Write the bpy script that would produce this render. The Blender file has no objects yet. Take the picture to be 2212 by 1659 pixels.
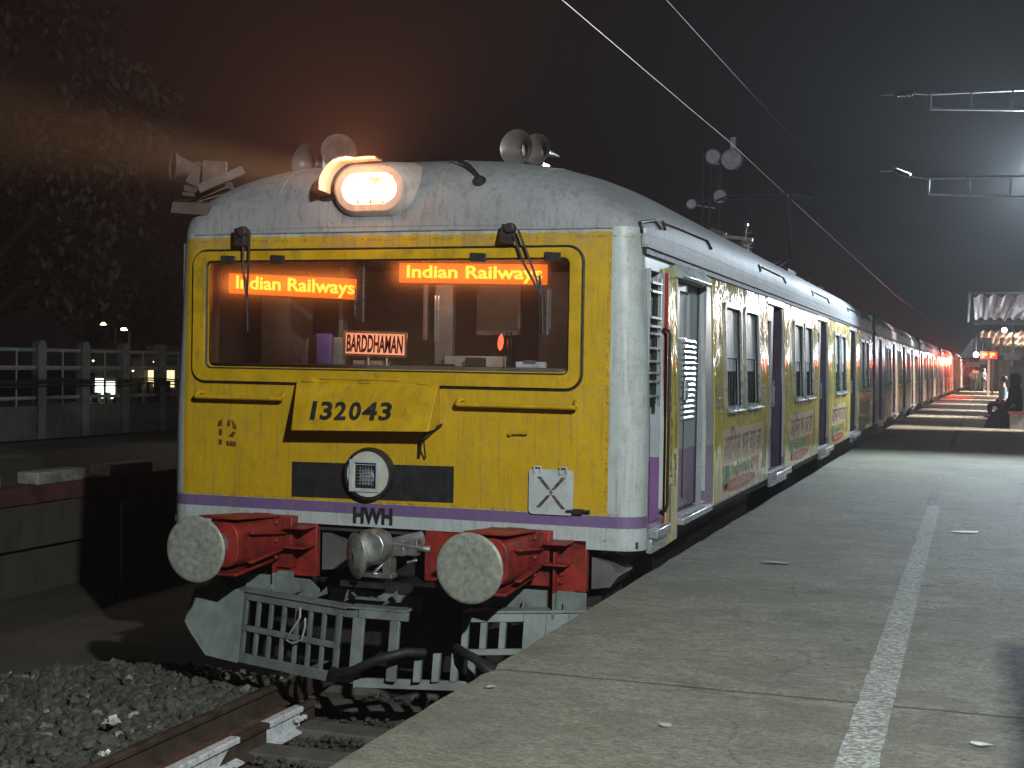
import bpy, bmesh, math, random
from mathutils import Vector, Matrix, noise as mn
R=math.radians
random.seed(7)
scene=bpy.context.scene
COL=scene.collection
# ------------------------------------------------------------------ camera
cam_d=bpy.data.cameras.new('camera'); cam=bpy.data.objects.new('camera',cam_d); COL.objects.link(cam)
yaw,pit,rol,fpx=0.3305,-0.0147,0.0170,2937.5
F_=Vector((-math.sin(yaw)*math.cos(pit),math.cos(yaw)*math.cos(pit),math.sin(pit)))
R_=Vector((math.cos(yaw),math.sin(yaw),0)); U_=R_.cross(F_)
R2=R_*math.cos(rol)+U_*math.sin(rol); U2=-R_*math.sin(rol)+U_*math.cos(rol)
m=Matrix((R2,U2,-F_)).transposed().to_4x4(); m.translation=Vector((3.9496,-8.8773,2.3325))
cam.matrix_world=m
cam_d.sensor_width=36; cam_d.lens=36*fpx/2212; cam_d.clip_start=0.05; cam_d.clip_end=1500
scene.camera=cam
# ------------------------------------------------------------------ world, exposure
w=bpy.data.worlds.new('World'); scene.world=w; w.use_nodes=True
bg=w.node_tree.nodes['Background']; bg.inputs[0].default_value=(0.55,0.42,0.42,1); bg.inputs[1].default_value=0.007
vs=scene.view_settings; vs.view_transform='Standard'; vs.look='None'; vs.gamma=1; vs.exposure=0
cy=scene.cycles
cy.use_denoising=True
cy.max_bounces=6; cy.diffuse_bounces=3; cy.glossy_bounces=3; cy.transmission_bounces=4; cy.transparent_max_bounces=12; cy.volume_bounces=0
cy.sample_clamp_indirect=4; cy.caustics_reflective=False; cy.caustics_refractive=False
# ------------------------------------------------------------------ lights
def light(name,kind,loc,power,color,target=None,**k):
    l=bpy.data.lights.new(name,kind); l.energy=power; l.color=color
    for a,b in k.items(): setattr(l,a,b)
    o=bpy.data.objects.new(name,l); o.location=loc
    if target is not None:
        o.rotation_euler=(Vector(target)-Vector(loc)).to_track_quat('-Z','Y').to_euler()
    COL.objects.link(o); return o
COOL=(0.86,0.97,1.0); NEUT=(1.0,0.97,0.90)
light('near_platform_lamp_light','SPOT',(6.4,-8.5,5.7),4050,(0.93,1.0,0.98),(1.2,-1.0,1.2),spot_size=R(84),spot_blend=.45,shadow_soft_size=.10)
light('second_platform_lamp_light','SPOT',(4.92,17.5,5.85),4500,(0.74,0.88,1.0),(3.6,4,3.6),spot_size=R(170),spot_blend=.75,shadow_soft_size=.14)
HL=light('side_glint_spot','SPOT',(5.0,24.5,4.15),340,(.92,.97,1.0),(1.8,5,2.9),spot_size=R(26),spot_blend=.4,shadow_soft_size=.12)  # added narrow spot out of view, puts glints on the train side
light('headlight_beam','SPOT',(-.17,-.16,3.56),34000,(1.0,.50,.23),(-6.5,-20,3.6),spot_size=R(13),spot_blend=.9,shadow_soft_size=.09)
light('headlight_spill','SPOT',(-.17,-.24,3.60),820,(1.0,.30,.13),(-.17,-5,8.0),spot_size=R(135),spot_blend=.6,shadow_soft_size=.10)
light('headlight_glow','POINT',(-.17,-.26,3.60),6,(1.0,.40,.16),shadow_soft_size=.08)
light('hidden_left_fill','SPOT',(-9.2,21,5.2),700,(1,.93,.8),(-6,4.6,.9),spot_size=R(46),spot_blend=.6,shadow_soft_size=.15)  # added fill hidden behind the train, lifts the left platform
light('left_side_fill','SPOT',(-11,-9,6.5),700,(1,.93,.82),(-5.5,5.5,.6),spot_size=R(40),spot_blend=.7,shadow_soft_size=.3)  # added fill from out of view, softens the shadowed left side
light('mast_fill','SPOT',(-6,15,5.3),900,(.9,.95,1.0),(-2.1,24,6.9),spot_size=R(36),spot_blend=.6,shadow_soft_size=.1)  # added spot hidden behind the train, brightens the mast discs
# added strip lights without fixtures, laid crosswise to cast bands on the platform
for (x,y,z,pw,sx,sp) in ((6.2,28.6,4.6,120,5,38),(6.2,38.4,4.5,200,5,44),(6.2,46.5,4.5,220,5,48),(6,57,4.3,260,5,60),(6,68,4.2,300,5,60),(6,82,4.2,520,5,60),(6,100,4.3,900,5,90)):
    light('band_strip_light','AREA',(x,y,z),pw,(1.0,.85,.77),(x-3.6,y,.8),shape='RECTANGLE',size=.25,size_y=sx,spread=R(sp))

# ================================================================== helpers
def nd(nt,typ,**k):
    n=nt.nodes.new(typ)
    for a,b in k.items():
        if a in n.inputs.keys(): n.inputs[a].default_value=b
        else: setattr(n,a,b)
    return n
class NT:
    def __init__(s,name):
        s.m=bpy.data.materials.new(name); s.m.use_nodes=True; s.t=s.m.node_tree
        s.b=s.t.nodes['Principled BSDF']; s.L=s.t.links.new
        s.tc=s.t.nodes.new('ShaderNodeTexCoord')
    def pos(s,sc=(1,1,1)):
        mp=s.t.nodes.new('ShaderNodeMapping'); mp.inputs['Scale'].default_value=sc; s.L(s.tc.outputs['Object'],mp.inputs[0]); return mp.outputs[0]
    def noise(s,scale,detail=4,sc=(1,1,1),rough=.6,dist=0):
        n=s.t.nodes.new('ShaderNodeTexNoise'); n.inputs['Scale'].default_value=scale; n.inputs['Detail'].default_value=detail
        n.inputs['Roughness'].default_value=rough; n.inputs['Distortion'].default_value=dist
        s.L(s.pos(sc),n.inputs['Vector']); return n.outputs['Fac']
    def vor(s,scale,sc=(1,1,1),feat='F1'):
        n=s.t.nodes.new('ShaderNodeTexVoronoi'); n.feature=feat; n.inputs['Scale'].default_value=scale; s.L(s.pos(sc),n.inputs['Vector']); return n.outputs['Distance']
    def ramp(s,f,a,b,lo=0,hi=1):
        n=s.t.nodes.new('ShaderNodeMapRange'); n.inputs[1].default_value=a; n.inputs[2].default_value=b; n.inputs[3].default_value=lo; n.inputs[4].default_value=hi
        s.L(f,n.inputs[0]); return n.outputs[0]
    def mth(s,op,a,b=None):
        n=s.t.nodes.new('ShaderNodeMath'); n.operation=op
        for i,x in enumerate((a,b)):
            if x is None: continue
            if isinstance(x,(int,float)): n.inputs[i].default_value=x
            else: s.L(x,n.inputs[i])
        return n.outputs[0]
    def mix(s,f,a,b):
        n=s.t.nodes.new('ShaderNodeMix'); n.data_type='RGBA'
        for sock,x in ((n.inputs[0],f),(n.inputs[6],a),(n.inputs[7],b)):
            if isinstance(x,(int,float)): sock.default_value=x
            elif isinstance(x,tuple): sock.default_value=(*x,1)
            else: s.L(x,sock)
        return n.outputs[2]
    def xyz(s):
        n=s.t.nodes.new('ShaderNodeSeparateXYZ'); s.L(s.tc.outputs['Object'],n.inputs[0]); return n.outputs
    def band(s,v,lo,hi): return s.mth('MULTIPLY',s.mth('GREATER_THAN',v,lo),s.mth('LESS_THAN',v,hi))
    def base(s,c):
        if isinstance(c,tuple): s.b.inputs['Base Color'].default_value=(*c,1)
        else: s.L(c,s.b.inputs['Base Color'])
    def rough(s,r):
        if isinstance(r,(int,float)): s.b.inputs['Roughness'].default_value=r
        else: s.L(r,s.b.inputs['Roughness'])
    def bump(s,h,st=.3,d=.01):
        n=s.t.nodes.new('ShaderNodeBump'); n.inputs['Strength'].default_value=st; n.inputs['Distance'].default_value=d; s.L(h,n.inputs['Height']); s.L(n.outputs[0],s.b.inputs['Normal'])
MATS={}
def simple(name,c,rough=.5,metal=0,var=.18,scale=6,dirt=(.1,.08,.06),dirtamt=.35,bump=.15,bscale=40):
    if name in MATS: return MATS[name]
    s=NT(name)
    a=s.mix(s.ramp(s.noise(scale,5),.38,.62),tuple(x*(1-var) for x in c),tuple(min(1,x*(1+var)) for x in c))
    d=s.ramp(s.noise(scale*2.3,8,(1,1,.45),.75),.51,.64,0,dirtamt)
    s.base(s.mix(d,a,dirt)); s.rough(s.ramp(s.noise(scale*1.7,3),.3,.7,max(.05,rough-.08),min(1,rough+.1)))
    s.b.inputs['Metallic'].default_value=metal
    if bump: s.bump(s.noise(bscale,4),bump,.004)
    MATS[name]=s.m; return s.m
def emit(name,c,st):
    if name in MATS: return MATS[name]
    s=NT(name); s.base((0,0,0)); s.b.inputs['Emission Color'].default_value=(*c,1); s.b.inputs['Emission Strength'].default_value=st
    MATS[name]=s.m; return s.m

class MB:
    def __init__(s): s.v=[]; s.f=[]
    def add(s,v,f):
        n=len(s.v); s.v+= [tuple(p) for p in v]; s.f+= [tuple(i+n for i in q) for q in f]; return s
    def box(s,c,d,rot=None):
        x,y,z=d[0]/2,d[1]/2,d[2]/2
        P=[Vector((a*x,b*y,e*z)) for a in(-1,1) for b in(-1,1) for e in(-1,1)]
        if rot is not None: P=[rot@p for p in P]
        return s.add([p+Vector(c) for p in P],[(0,1,3,2),(4,6,7,5),(0,4,5,1),(2,3,7,6),(0,2,6,4),(1,5,7,3)])
    def bb(s,x0,y0,z0,x1,y1,z1): return s.box(((x0+x1)/2,(y0+y1)/2,(z0+z1)/2),(abs(x1-x0),abs(y1-y0),abs(z1-z0)))
    def tube(s,pts,r,n=8,cap=True):
        pts=[Vector(p) for p in pts]; rs=r if isinstance(r,(list,tuple)) else [r]*len(pts)
        V=[]; prev=None
        for i,p in enumerate(pts):
            t=(pts[min(i+1,len(pts)-1)]-pts[max(i-1,0)])
            t=t.normalized() if t.length>1e-9 else Vector((0,0,1))
            if prev is None:
                a=t.cross(Vector((0,0,1)))
                if a.length<.05: a=t.cross(Vector((1,0,0)))
            else: a=prev-t*prev.dot(t)
            a.normalize(); prev=a; b=t.cross(a)
            V+=[p+(a*math.cos(2*math.pi*k/n)+b*math.sin(2*math.pi*k/n))*rs[i] for k in range(n)]
        Fc=[(i*n+k,i*n+(k+1)%n,(i+1)*n+(k+1)%n,(i+1)*n+k) for i in range(len(pts)-1) for k in range(n)]
        if cap: Fc+=[tuple(range(n-1,-1,-1)),tuple((len(pts)-1)*n+k for k in range(n))]
        return s.add(V,Fc)
    def lathe(s,prof,o,ax,n=32):   # prof: list of (r, h) along ax
        ax=Vector(ax).normalized(); a=ax.orthogonal().normalized(); b=ax.cross(a); o=Vector(o)
        V=[o+ax*h+(a*math.cos(2*math.pi*k/n)+b*math.sin(2*math.pi*k/n))*max(r,1e-4) for r,h in prof for k in range(n)]
        Fc=[(i*n+k,i*n+(k+1)%n,(i+1)*n+(k+1)%n,(i+1)*n+k) for i in range(len(prof)-1) for k in range(n)]
        return s.add(V,Fc)
    def prism(s,poly,fa,fb):       # poly 2D, fa/fb map (u,v)->3D
        n=len(poly); V=[fa(*p) for p in poly]+[fb(*p) for p in poly]
        return s.add(V,[tuple(range(n)),tuple(range(2*n-1,n-1,-1))]+[(i,(i+1)%n,n+(i+1)%n,n+i) for i in range(n)])
    def split(s,name,mat,parent=None,bevel=0):
        par=list(range(len(s.v)))
        def fd(a):
            while par[a]!=a: par[a]=par[par[a]]; a=par[a]
            return a
        for f in s.f:
            for k in f[1:]: par[fd(k)]=fd(f[0])
        grp={}
        for f in s.f: grp.setdefault(fd(f[0]),[]).append(f)
        out=[]
        for g_ in grp.values():
            ids=sorted({k for f in g_ for k in f}); mp={k:i for i,k in enumerate(ids)}
            m2=MB(); m2.v=[s.v[k] for k in ids]; m2.f=[tuple(mp[k] for k in f) for f in g_]; out.append(m2.build(name,mat,parent,bevel))
        return out
    def build(s,name,mat,parent=None,bevel=0,smooth=True,sub=0):
        me=bpy.data.meshes.new(name); me.from_pydata(s.v,[],s.f)
        bm=bmesh.new(); bm.from_mesh(me); bmesh.ops.recalc_face_normals(bm,faces=bm.faces); bm.to_mesh(me); bm.free()
        if smooth:
            me.shade_smooth(); me.set_sharp_from_angle(angle=R(38))
        o=bpy.data.objects.new(name,me); me.materials.append(mat)
        if bevel:
            b=o.modifiers.new('bevel','BEVEL'); b.width=bevel; b.segments=2; b.limit_method='ANGLE'
        COL.objects.link(o)
        if parent is not None: o.parent=parent
        return o
def rr(x0,z0,x1,z1,r=0,n=6):
    if r<=0: return [(x0,z0),(x1,z0),(x1,z1),(x0,z1)]
    P=[]
    for cx,cz,a in ((x1-r,z0+r,-90),(x1-r,z1-r,0),(x0+r,z1-r,90),(x0+r,z0+r,180)):
        P+=[(cx+r*math.cos(R(a+90*k/n)),cz+r*math.sin(R(a+90*k/n))) for k in range(n+1)]
    return P
def circ(cx,cz,r,n=32,rz=None): return [(cx+r*math.cos(2*math.pi*k/n),cz+(rz or r)*math.sin(2*math.pi*k/n)) for k in range(n)]
def plate_raw(outer,holes,t,cuts=()):
    c=bpy.data.curves.new('t','CURVE'); c.dimensions='2D'; c.fill_mode='BOTH'; c.extrude=t/2
    for P in [outer]+list(holes):
        sp=c.splines.new('POLY'); sp.points.add(len(P)-1)
        for q,p in zip(sp.points,P): q.co=(p[0],p[1],0,1)
        sp.use_cyclic_u=True
    o=bpy.data.objects.new('t',c); COL.objects.link(o)
    me=bpy.data.meshes.new_from_object(o.evaluated_get(bpy.context.evaluated_depsgraph_get()))
    bpy.data.objects.remove(o); bpy.data.curves.remove(c)
    bm=bmesh.new(); bm.from_mesh(me); bpy.data.meshes.remove(me)
    bmesh.ops.remove_doubles(bm,verts=bm.verts,dist=1e-5)
    for ax,v in cuts:
        bmesh.ops.bisect_plane(bm,geom=bm.verts[:]+bm.edges[:]+bm.faces[:],plane_co=(v,v,0),plane_no=(1,0,0) if ax=='u' else (0,1,0))
    bm.verts.index_update()
    V=[tuple(v.co) for v in bm.verts]; Fc=[tuple(v.index for v in f.verts) for f in bm.faces]; bm.free()
    return V,Fc
def plate(outer,holes,t,mp,cuts=()):
    V,Fc=plate_raw(outer,holes,t,cuts); mb=MB(); mb.add([mp(*v) for v in V],Fc); return mb
def XS(z): return 1.835 if z<1.9 else 1.835-.04*(z-1.9)
SIDE=lambda off=0: (lambda a,b,c: (XS(b)+off+c,a,b))           # plate coords a=y b=z c=thickness
FRONT=lambda off=0: (lambda a,b,c: (a,off+c,b))                # a=x b=z
def text_mesh(body,mp,x0,z0,x1,z1,t=.003,bold=0,resolution=3,keep=False):
    c=bpy.data.curves.new('t','FONT'); c.body=body; c.extrude=t/2; c.offset=bold; c.resolution_u=resolution; c.space_character=1.0
    o=bpy.data.objects.new('t',c); COL.objects.link(o)
    me=bpy.data.meshes.new_from_object(o.evaluated_get(bpy.context.evaluated_depsgraph_get()))
    bpy.data.objects.remove(o); bpy.data.curves.remove(c)
    V=[v.co.copy() for v in me.vertices]; Fc=[tuple(p.vertices) for p in me.polygons]; bpy.data.meshes.remove(me)
    ax=min(v.x for v in V); bx=max(v.x for v in V); ay=min(v.y for v in V); by=max(v.y for v in V)
    mb=MB(); mb.add([mp(x0+(v.x-ax)/(bx-ax)*(x1-x0),z0+(v.y-ay)/(by-ay)*(z1-z0),v.z) for v in V],Fc); return mb
def tag(o,label=None,cat=None,group=None,kind=None):
    if label:o['label']=label
    if cat:o['category']=cat
    if group:o['group']=group
    if kind:o['kind']=kind
    return o
def empty(name,loc=(0,0,0),label=None,cat=None,group=None):
    o=bpy.data.objects.new(name,None); o.location=loc; o.empty_display_size=.2; COL.objects.link(o); tag(o,label,cat,group); return o
def copy_tree(o,parent=None):
    c=o.copy(); COL.objects.link(c); c.parent=parent
    for ch in [x for x in bpy.data.objects if x.parent==o]: copy_tree(ch,c)
    return c
def bend(y): return 0 if y<21 else 1.35e-4*(y-21)**2      # the line curves very gently right

# ================================================================== materials
def front_paint():
    s=NT('front paint'); x,y,z=s.xyz()
    wob=s.ramp(s.noise(9,3),.3,.7,-.012,.012); zz=s.mth('ADD',z,wob)
    n1=s.ramp(s.noise(3,6),.3,.7)
    yel=s.mix(n1,(.47,.285,.007),(.575,.355,.010)); wh=s.mix(n1,(.37,.415,.425),(.45,.49,.50)); pur=s.mix(n1,(.135,.085,.215),(.17,.11,.255))
    edge=s.mth('MULTIPLY',s.mth('GREATER_THAN',s.noise(16,8,(1,1,1),.8),.52),s.mth('MAXIMUM',s.band(x,1.575,1.598),s.mth('MAXIMUM',s.band(z,3.196,3.214),s.band(z,1.316,1.332))))
    isy=s.mth('MULTIPLY',s.band(x,-1.705,1.60),s.mth('MULTIPLY',s.band(z,1.318,9),s.mth('LESS_THAN',zz,3.235)))
    c=s.mix(isy,wh,yel); c=s.mix(s.mth('MULTIPLY',edge,.5),c,(.16,.11,.04)); c=s.mix(s.band(z,1.235,1.315),c,pur)
    # dirt: fine specks, vertical runs, grime near the top of the yellow
    sp=s.ramp(s.noise(55,3,(1,1,1),.8),.62,.68,0,.75)
    run=s.ramp(s.noise(5,7,(6,6,.35),.7),.51,.66,0,.42); blot=s.ramp(s.noise(8,7,(1,1,1),.75),.50,.62,0,.28); ch=s.ramp(s.noise(13,6,(1,1,1),.8),.615,.64,0,.5)
    top=s.mth('MULTIPLY',s.ramp(z,2.95,3.25,0,1),s.ramp(s.noise(7,6,(1,1,.6)),.42,.62,0,.55))
    c=s.mix(blot,c,(.25,.17,.05)); c=s.mix(sp,c,(.10,.085,.04)); c=s.mix(s.mth('MULTIPLY',ch,s.ramp(z,2.2,3.2,.15,1)),c,(.13,.11,.07)); c=s.mix(run,c,(.16,.13,.07)); c=s.mix(top,c,(.20,.18,.13))
    s.base(c); s.rough(s.ramp(s.noise(4,4),.3,.7,.34,.55)); s.bump(s.mth('ADD',s.noise(14,6),s.mth('MULTIPLY',s.noise(1.8,2),2.5)),.25,.012); return s.m
def side_paint():
    s=NT('side paint'); x,y,z=s.xyz(); n1=s.ramp(s.noise(3,6),.3,.7)
    wh=s.mix(n1,(.27,.305,.32),(.35,.385,.395)); pur=s.mix(n1,(.15,.075,.18),(.20,.10,.235))
    c=s.mix(s.band(z,1.20,1.685),wh,pur)
    c=s.mix(s.ramp(s.noise(6,7,(5,5,.4),.7),.52,.75,0,.5),c,(.12,.11,.10)); c=s.mix(s.ramp(s.noise(45,3),.64,.72,0,.6),c,(.07,.06,.06))
    s.base(c); s.rough(.3); s.bump(s.noise(5,4,(3,3,.5)),.25,.01); return s.m
def roof_paint():
    s=NT('roof paint'); n1=s.ramp(s.noise(2.2,7),.3,.7)
    c=s.mix(n1,(.235,.245,.26),(.31,.32,.335))
    c=s.mix(s.ramp(s.noise(38,4,(1,1,1),.8),.60,.66,0,.7),c,(.08,.075,.075))
    c=s.mix(s.ramp(s.noise(7,8,(3,3,.6),.75),.49,.62,0,.6),c,(.15,.145,.14))
    s.base(c); s.rough(.62); s.b.inputs['Specular IOR Level'].default_value=.3; s.bump(s.noise(22,6),.35,.008); return s.m
def advert_vinyl():
    s=NT('advert vinyl'); x,y,z=s.xyz(); n1=s.ramp(s.noise(2,4),.3,.7)
    c=s.mix(n1,(.50,.44,.055),(.60,.53,.085)); low=s.mix(n1,(.50,.42,.19),(.58,.50,.24))
    c=s.mix(s.ramp(z,1.75,1.15,0,1),c,low)  # beige lower part paints in the sheen reflected off the platform
    c=s.mix(s.ramp(s.noise(30,4),.62,.72,0,.4),c,(.2,.17,.08))
    s.base(c); s.rough(.12); s.b.inputs['Specular IOR Level'].default_value=.75
    h=s.noise(6.5,3,(1,1.0,.32),.5,.6); s.bump(h,1.0,.028); return s.m
def dull_vinyl():
    s=NT('coach wrap'); n1=s.ramp(s.noise(1.5,4),.3,.7)
    s.base(s.mix(n1,(.36,.30,.20),(.52,.45,.30))); s.rough(.2); s.bump(s.noise(3.5,3,(1,.8,.3),.5,.6),1.0,.03); return s.m
FP=front_paint(); SP=side_paint(); RP=roof_paint(); AV=advert_vinyl(); DV=dull_vinyl()
BLK=simple('black paint',(.018,.018,.02),.45,0,.2,8,(.06,.055,.05),.3)
RUB=simple('black rubber',(.012,.012,.012),.6,0,.2,20,(.05,.045,.04),.3)
RED=simple('red paint',(.23,.019,.013),.5,0,.3,6,(.045,.022,.016),.85)
GRY=simple('pilot grey paint',(.155,.18,.168),.5,0,.18,5,(.10,.10,.085),.55,.3,30)
STL=simple('buffer steel',(.27,.28,.24),.5,.15,.2,22,(.12,.12,.09),.6,.35,26)
MTL=simple('worn metal',(.33,.33,.32),.35,.7,.2,12,(.10,.08,.06),.5)
DKM=simple('dark metal',(.035,.034,.034),.5,.4,.3,12,(.06,.04,.03),.5)
YEL=simple('yellow enamel',(.50,.305,.009),.4,0,.14,5,(.17,.12,.04),.45,.2,18)
WHT=simple('white enamel',(.42,.47,.48),.4,0,.08,5,(.20,.19,.17),.45)
CRM=simple('cream paint',(.50,.49,.40),.4,0,.1,6,(.2,.18,.12),.3)
PUR=simple('purple paint',(.17,.075,.20),.35,0,.15,5,(.06,.04,.06),.4)
DPUR=simple('dark purple paint',(.05,.022,.06),.35)
LGR=simple('light grey panel',(.28,.31,.33),.3,0,.12,4,(.12,.12,.12),.45)
SIL=simple('bright aluminium',(.36,.39,.41),.28,.45,.1,9,(.2,.2,.2),.3)
INT=simple('cab lining',(.15,.135,.13),.6,0,.2,2,(.1,.07,.06),.4)
INTD=simple('dark interior',(.03,.03,.033),.7,0,.3,3)
BRN=simple('brown stencil',(.115,.03,.015),.5,0,.2,20,(.5,.3,.03),.45)
CERA=simple('ribbed ceramic',(.34,.27,.25),.25,0,.15,8)
def glassy(name,tint=(1,1,1),mixf=.5,r=.03):
    s=NT(name); t=s.t; tr=t.nodes.new('ShaderNodeBsdfTransparent'); tr.inputs[0].default_value=(*tint,1)
    gl=t.nodes.new('ShaderNodeBsdfGlossy'); gl.inputs['Roughness'].default_value=r
    fr=t.nodes.new('ShaderNodeFresnel'); fr.inputs[0].default_value=1.5
    a=s.mth('ADD',s.mth('MULTIPLY',fr.outputs[0],1.0),s.ramp(s.noise(9,5),.5,.75,0,mixf))
    mx=t.nodes.new('ShaderNodeMixShader'); s.L(a,mx.inputs[0]); s.L(tr.outputs[0],mx.inputs[1]); s.L(gl.outputs[0],mx.inputs[2])
    s.L(mx.outputs[0],t.nodes['Material Output'].inputs[0]); return s.m
GLS=glassy('windscreen glass',(.93,.93,.93),.05,.04)
def haloed():
    m_=glassy('windscreen glass haloed',(.93,.93,.93),.05,.04); t=m_.node_tree; out=t.nodes['Material Output']; src=out.inputs[0].links[0].from_socket
    tl=t.nodes.new('ShaderNodeBsdfTranslucent'); tl.inputs[0].default_value=(.9,.8,.7,1); mx=t.nodes.new('ShaderNodeMixShader'); mx.inputs[0].default_value=.085  # added translucent layer spreads the display light into a bloom-like halo
    t.links.new(src,mx.inputs[1]); t.links.new(tl.outputs[0],mx.inputs[2]); t.links.new(mx.outputs[0],out.inputs[0]); return m_
WSG=haloed()
LENS=simple('frosted shutter',(.42,.47,.50),.35,0,.12,3,(.2,.2,.2),.3)

# ================================================================== LEAD COACH
lead=empty('train_carriage',(0,0,0),'yellow fronted leading carriage with lit headlight and number 132043 on its nose','train carriage','carriages of the train')
L=20.9
WINS=[(3.15,3.98),(4.24,5.06),(7.92,8.76),(8.98,9.80),(12.80,13.60),(13.86,14.66),(17.85,18.70),(18.95,19.80)]
DOORS=[(5.80,7.02),(10.62,11.86),(15.55,16.80)]
ADS=[(2.585,5.76),(7.07,10.56),(11.92,15.48),(16.86,20.80)]
WZ0,WZ1=1.965,2.885
def side_wall(cabend):
    y0=.20 if cabend else .03
    outer=[(y0,1.15),(L,1.15),(L,3.14),(y0,3.14)]
    H=[rr(a,WZ0,b,WZ1,.07) for a,b in WINS]+[rr(a,1.22,b,3.03) for a,b in DOORS]
    if cabend: H+=[rr(.215,1.25,.64,3.0,0),rr(1.10,1.22,2.22,2.985,0)]
    else: H+=[rr(.9,1.22,2.1,3.03)]
    return plate(outer,H,.03,SIDE(-.015),[('v',1.9)])
body=side_wall(True)
# front wall with the windscreen opening, notched lower edge, rounded corner posts, far side
r=.17; fx=lambda z: XS(z)-r
def fout():
    P=[(-.60,1.148),(.27,1.148),(1.13,1.15),(1.13,1.085),(fx(1.085),1.085),(fx(1.9),1.9),(fx(3.2),3.2),(fx(3.27)-.0,3.27)]
    P+=[(-fx(3.27),3.27),(-fx(3.2),3.2),(-fx(1.9),1.9),(-fx(1.085),1.085),(-1.2,1.085),(-1.2,1.148)]
    return P
V,Fc=plate_raw(fout(),[rr(-1.50,2.28,1.305,3.055,.05)],.03)
body.add([(a,.015+c,b) for a,b,c in V],Fc)
for sx in (1,-1):
    n=8; zs=[1.085,1.5,1.9,2.4,2.9,3.2,3.27]; vv=[]
    for z in zs:
        for k in range(n+1):
            a=R(90*k/n); vv.append((sx*(fx(z)+r*math.sin(a)),r-r*math.cos(a),z))
        vv.append((sx*XS(z),.215,z))
    q=n+2
    body.add(vv,[(i*q+k,i*q+k+1,(i+1)*q+k+1,(i+1)*q+k) for i in range(len(zs)-1) for k in range(q-1)])
    # skirt return under the corner
bw=body.build('body_shell',FP,lead)
# paint: side faces use the side paint
bw.data.materials.append(SP)
for p in bw.data.polygons:
    if p.center.y>.19 and abs(p.center.x)>1.5 and abs(p.normal.x)>.5: p.material_index=1
fw=MB(); fw.add([(-XS(z),y,z) for y in (.17,L) for z in (1.15,1.9,3.14)],[(0,1,4,3),(1,2,5,4)]); fw.add([(x,L,z) for x in (-1.8,1.79) for z in (1.15,3.5)],[(0,1,3,2)])
fw.build('far_side_wall',SP,lead)
# floor, inside lining
fl=MB(); fl.bb(-1.8,.05,1.10,1.80,L,1.145); fl.build('floor',INTD,lead)
ins=MB(); ins.bb(-1.70,2.3,1.2,-1.66,L-.1,3.1); ins.bb(-1.7,2.3,3.12,1.7,L-.1,3.14); ins.bb(-1.7,2.30,1.15,1.0,2.33,3.1)
for a,b in DOORS:
    for yy in (a-.28,b+.3): ins.bb(.35,yy-.02,1.15,1.74,yy+.02,3.0)
ins.split('saloon_partition',simple('saloon lining',(.10,.11,.12),.5,0,.2,2),lead)
# roof shell
def roofz(X,y,front=True):
    if front:
        hx=fx(3.2)+ (r if y>=r else math.sqrt(max(0,r*r-(r-y)**2))); u=max(-1,min(1,X/hx))
        Ly=1.15+(1.5*u**3 if u>0 else 0); g=(1-(1-min(max(y,0),Ly)/Ly)**2.8)**(1/2.8)
    else: hx=XS(3.2); u=max(-1,min(1,X/hx)); g=1
    p,q=(3.7,2.5) if (u<0 and front and y<3) else (2.6,2.1)
    h=(1-abs(u)**p)**(1/q)
    return 3.20+.06*g+.61*h*(.16+.84*g)
def roof_mesh(y0,y1,front=True,mb=None):
    mb=mb or MB(); ys=[y0+.0]
    if front: ys=[0,.004,.015,.04,.08,.14,.22,.32,.45,.6,.8,1.05,1.4,1.8,2.2,2.6,3.0]+[3.0+ (y1-3.0)*k/12 for k in range(1,13)]
    else: ys=[y0+(y1-y0)*k/10 for k in range(11)]
    NX=44; rows=[]
    for y in ys:
        if front:
            hx=fx(3.2)+ (r if y>=r else math.sqrt(max(0,r*r-(r-y)**2)))
        else: hx=XS(3.2)
        row=[]
        for k in range(NX+1):
            u=-math.cos(math.pi*k/NX); u=math.copysign(abs(u)**.9,u)
            X=hx*u
            row.append((X,y,roofz(X,y,front)))
        rows.append(row)
    n0=len(mb.v)
    fl=[p for rw in rows for p in rw]; q=NX+1
    mb.add(fl,[(i*q+k,i*q+k+1,(i+1)*q+k+1,(i+1)*q+k) for i in range(len(rows)-1) for k in range(NX)])
    # skirt from the roof edge to the side wall
    mb.add([(s*XS(z)*1.0,y,z) for s in (1,-1) for y in (y0+(.17 if front else 0),y1) for z in (3.135,3.275)],[(0,1,3,2),(4,5,7,6)])
    return mb
rf=roof_mesh(0,L,True)
rf.add([(x,0.0,3.255) for x in (-fx(3.2),fx(3.2))]+[(x,.01,3.345) for x in (fx(3.2)-.08,-fx(3.2)+.08)],[(0,1,2,3)])
rf.build('roof',RP,lead)
sm=MB(); sm.tube([(-1.62,-.006,3.262),(0,-.010,3.266),(1.60,-.006,3.262)],.007,6)
for xx in (-.95,-.52,.30,1.0):
    sm.tube([(xx,y_,roofz(xx,y_)) for y_ in (.0,.004,.015,.04,.08,.14,.22,.32,.45,.6,.8,1.05)],.005,5)
sm.split('roof_seam',RP,lead)
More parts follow.
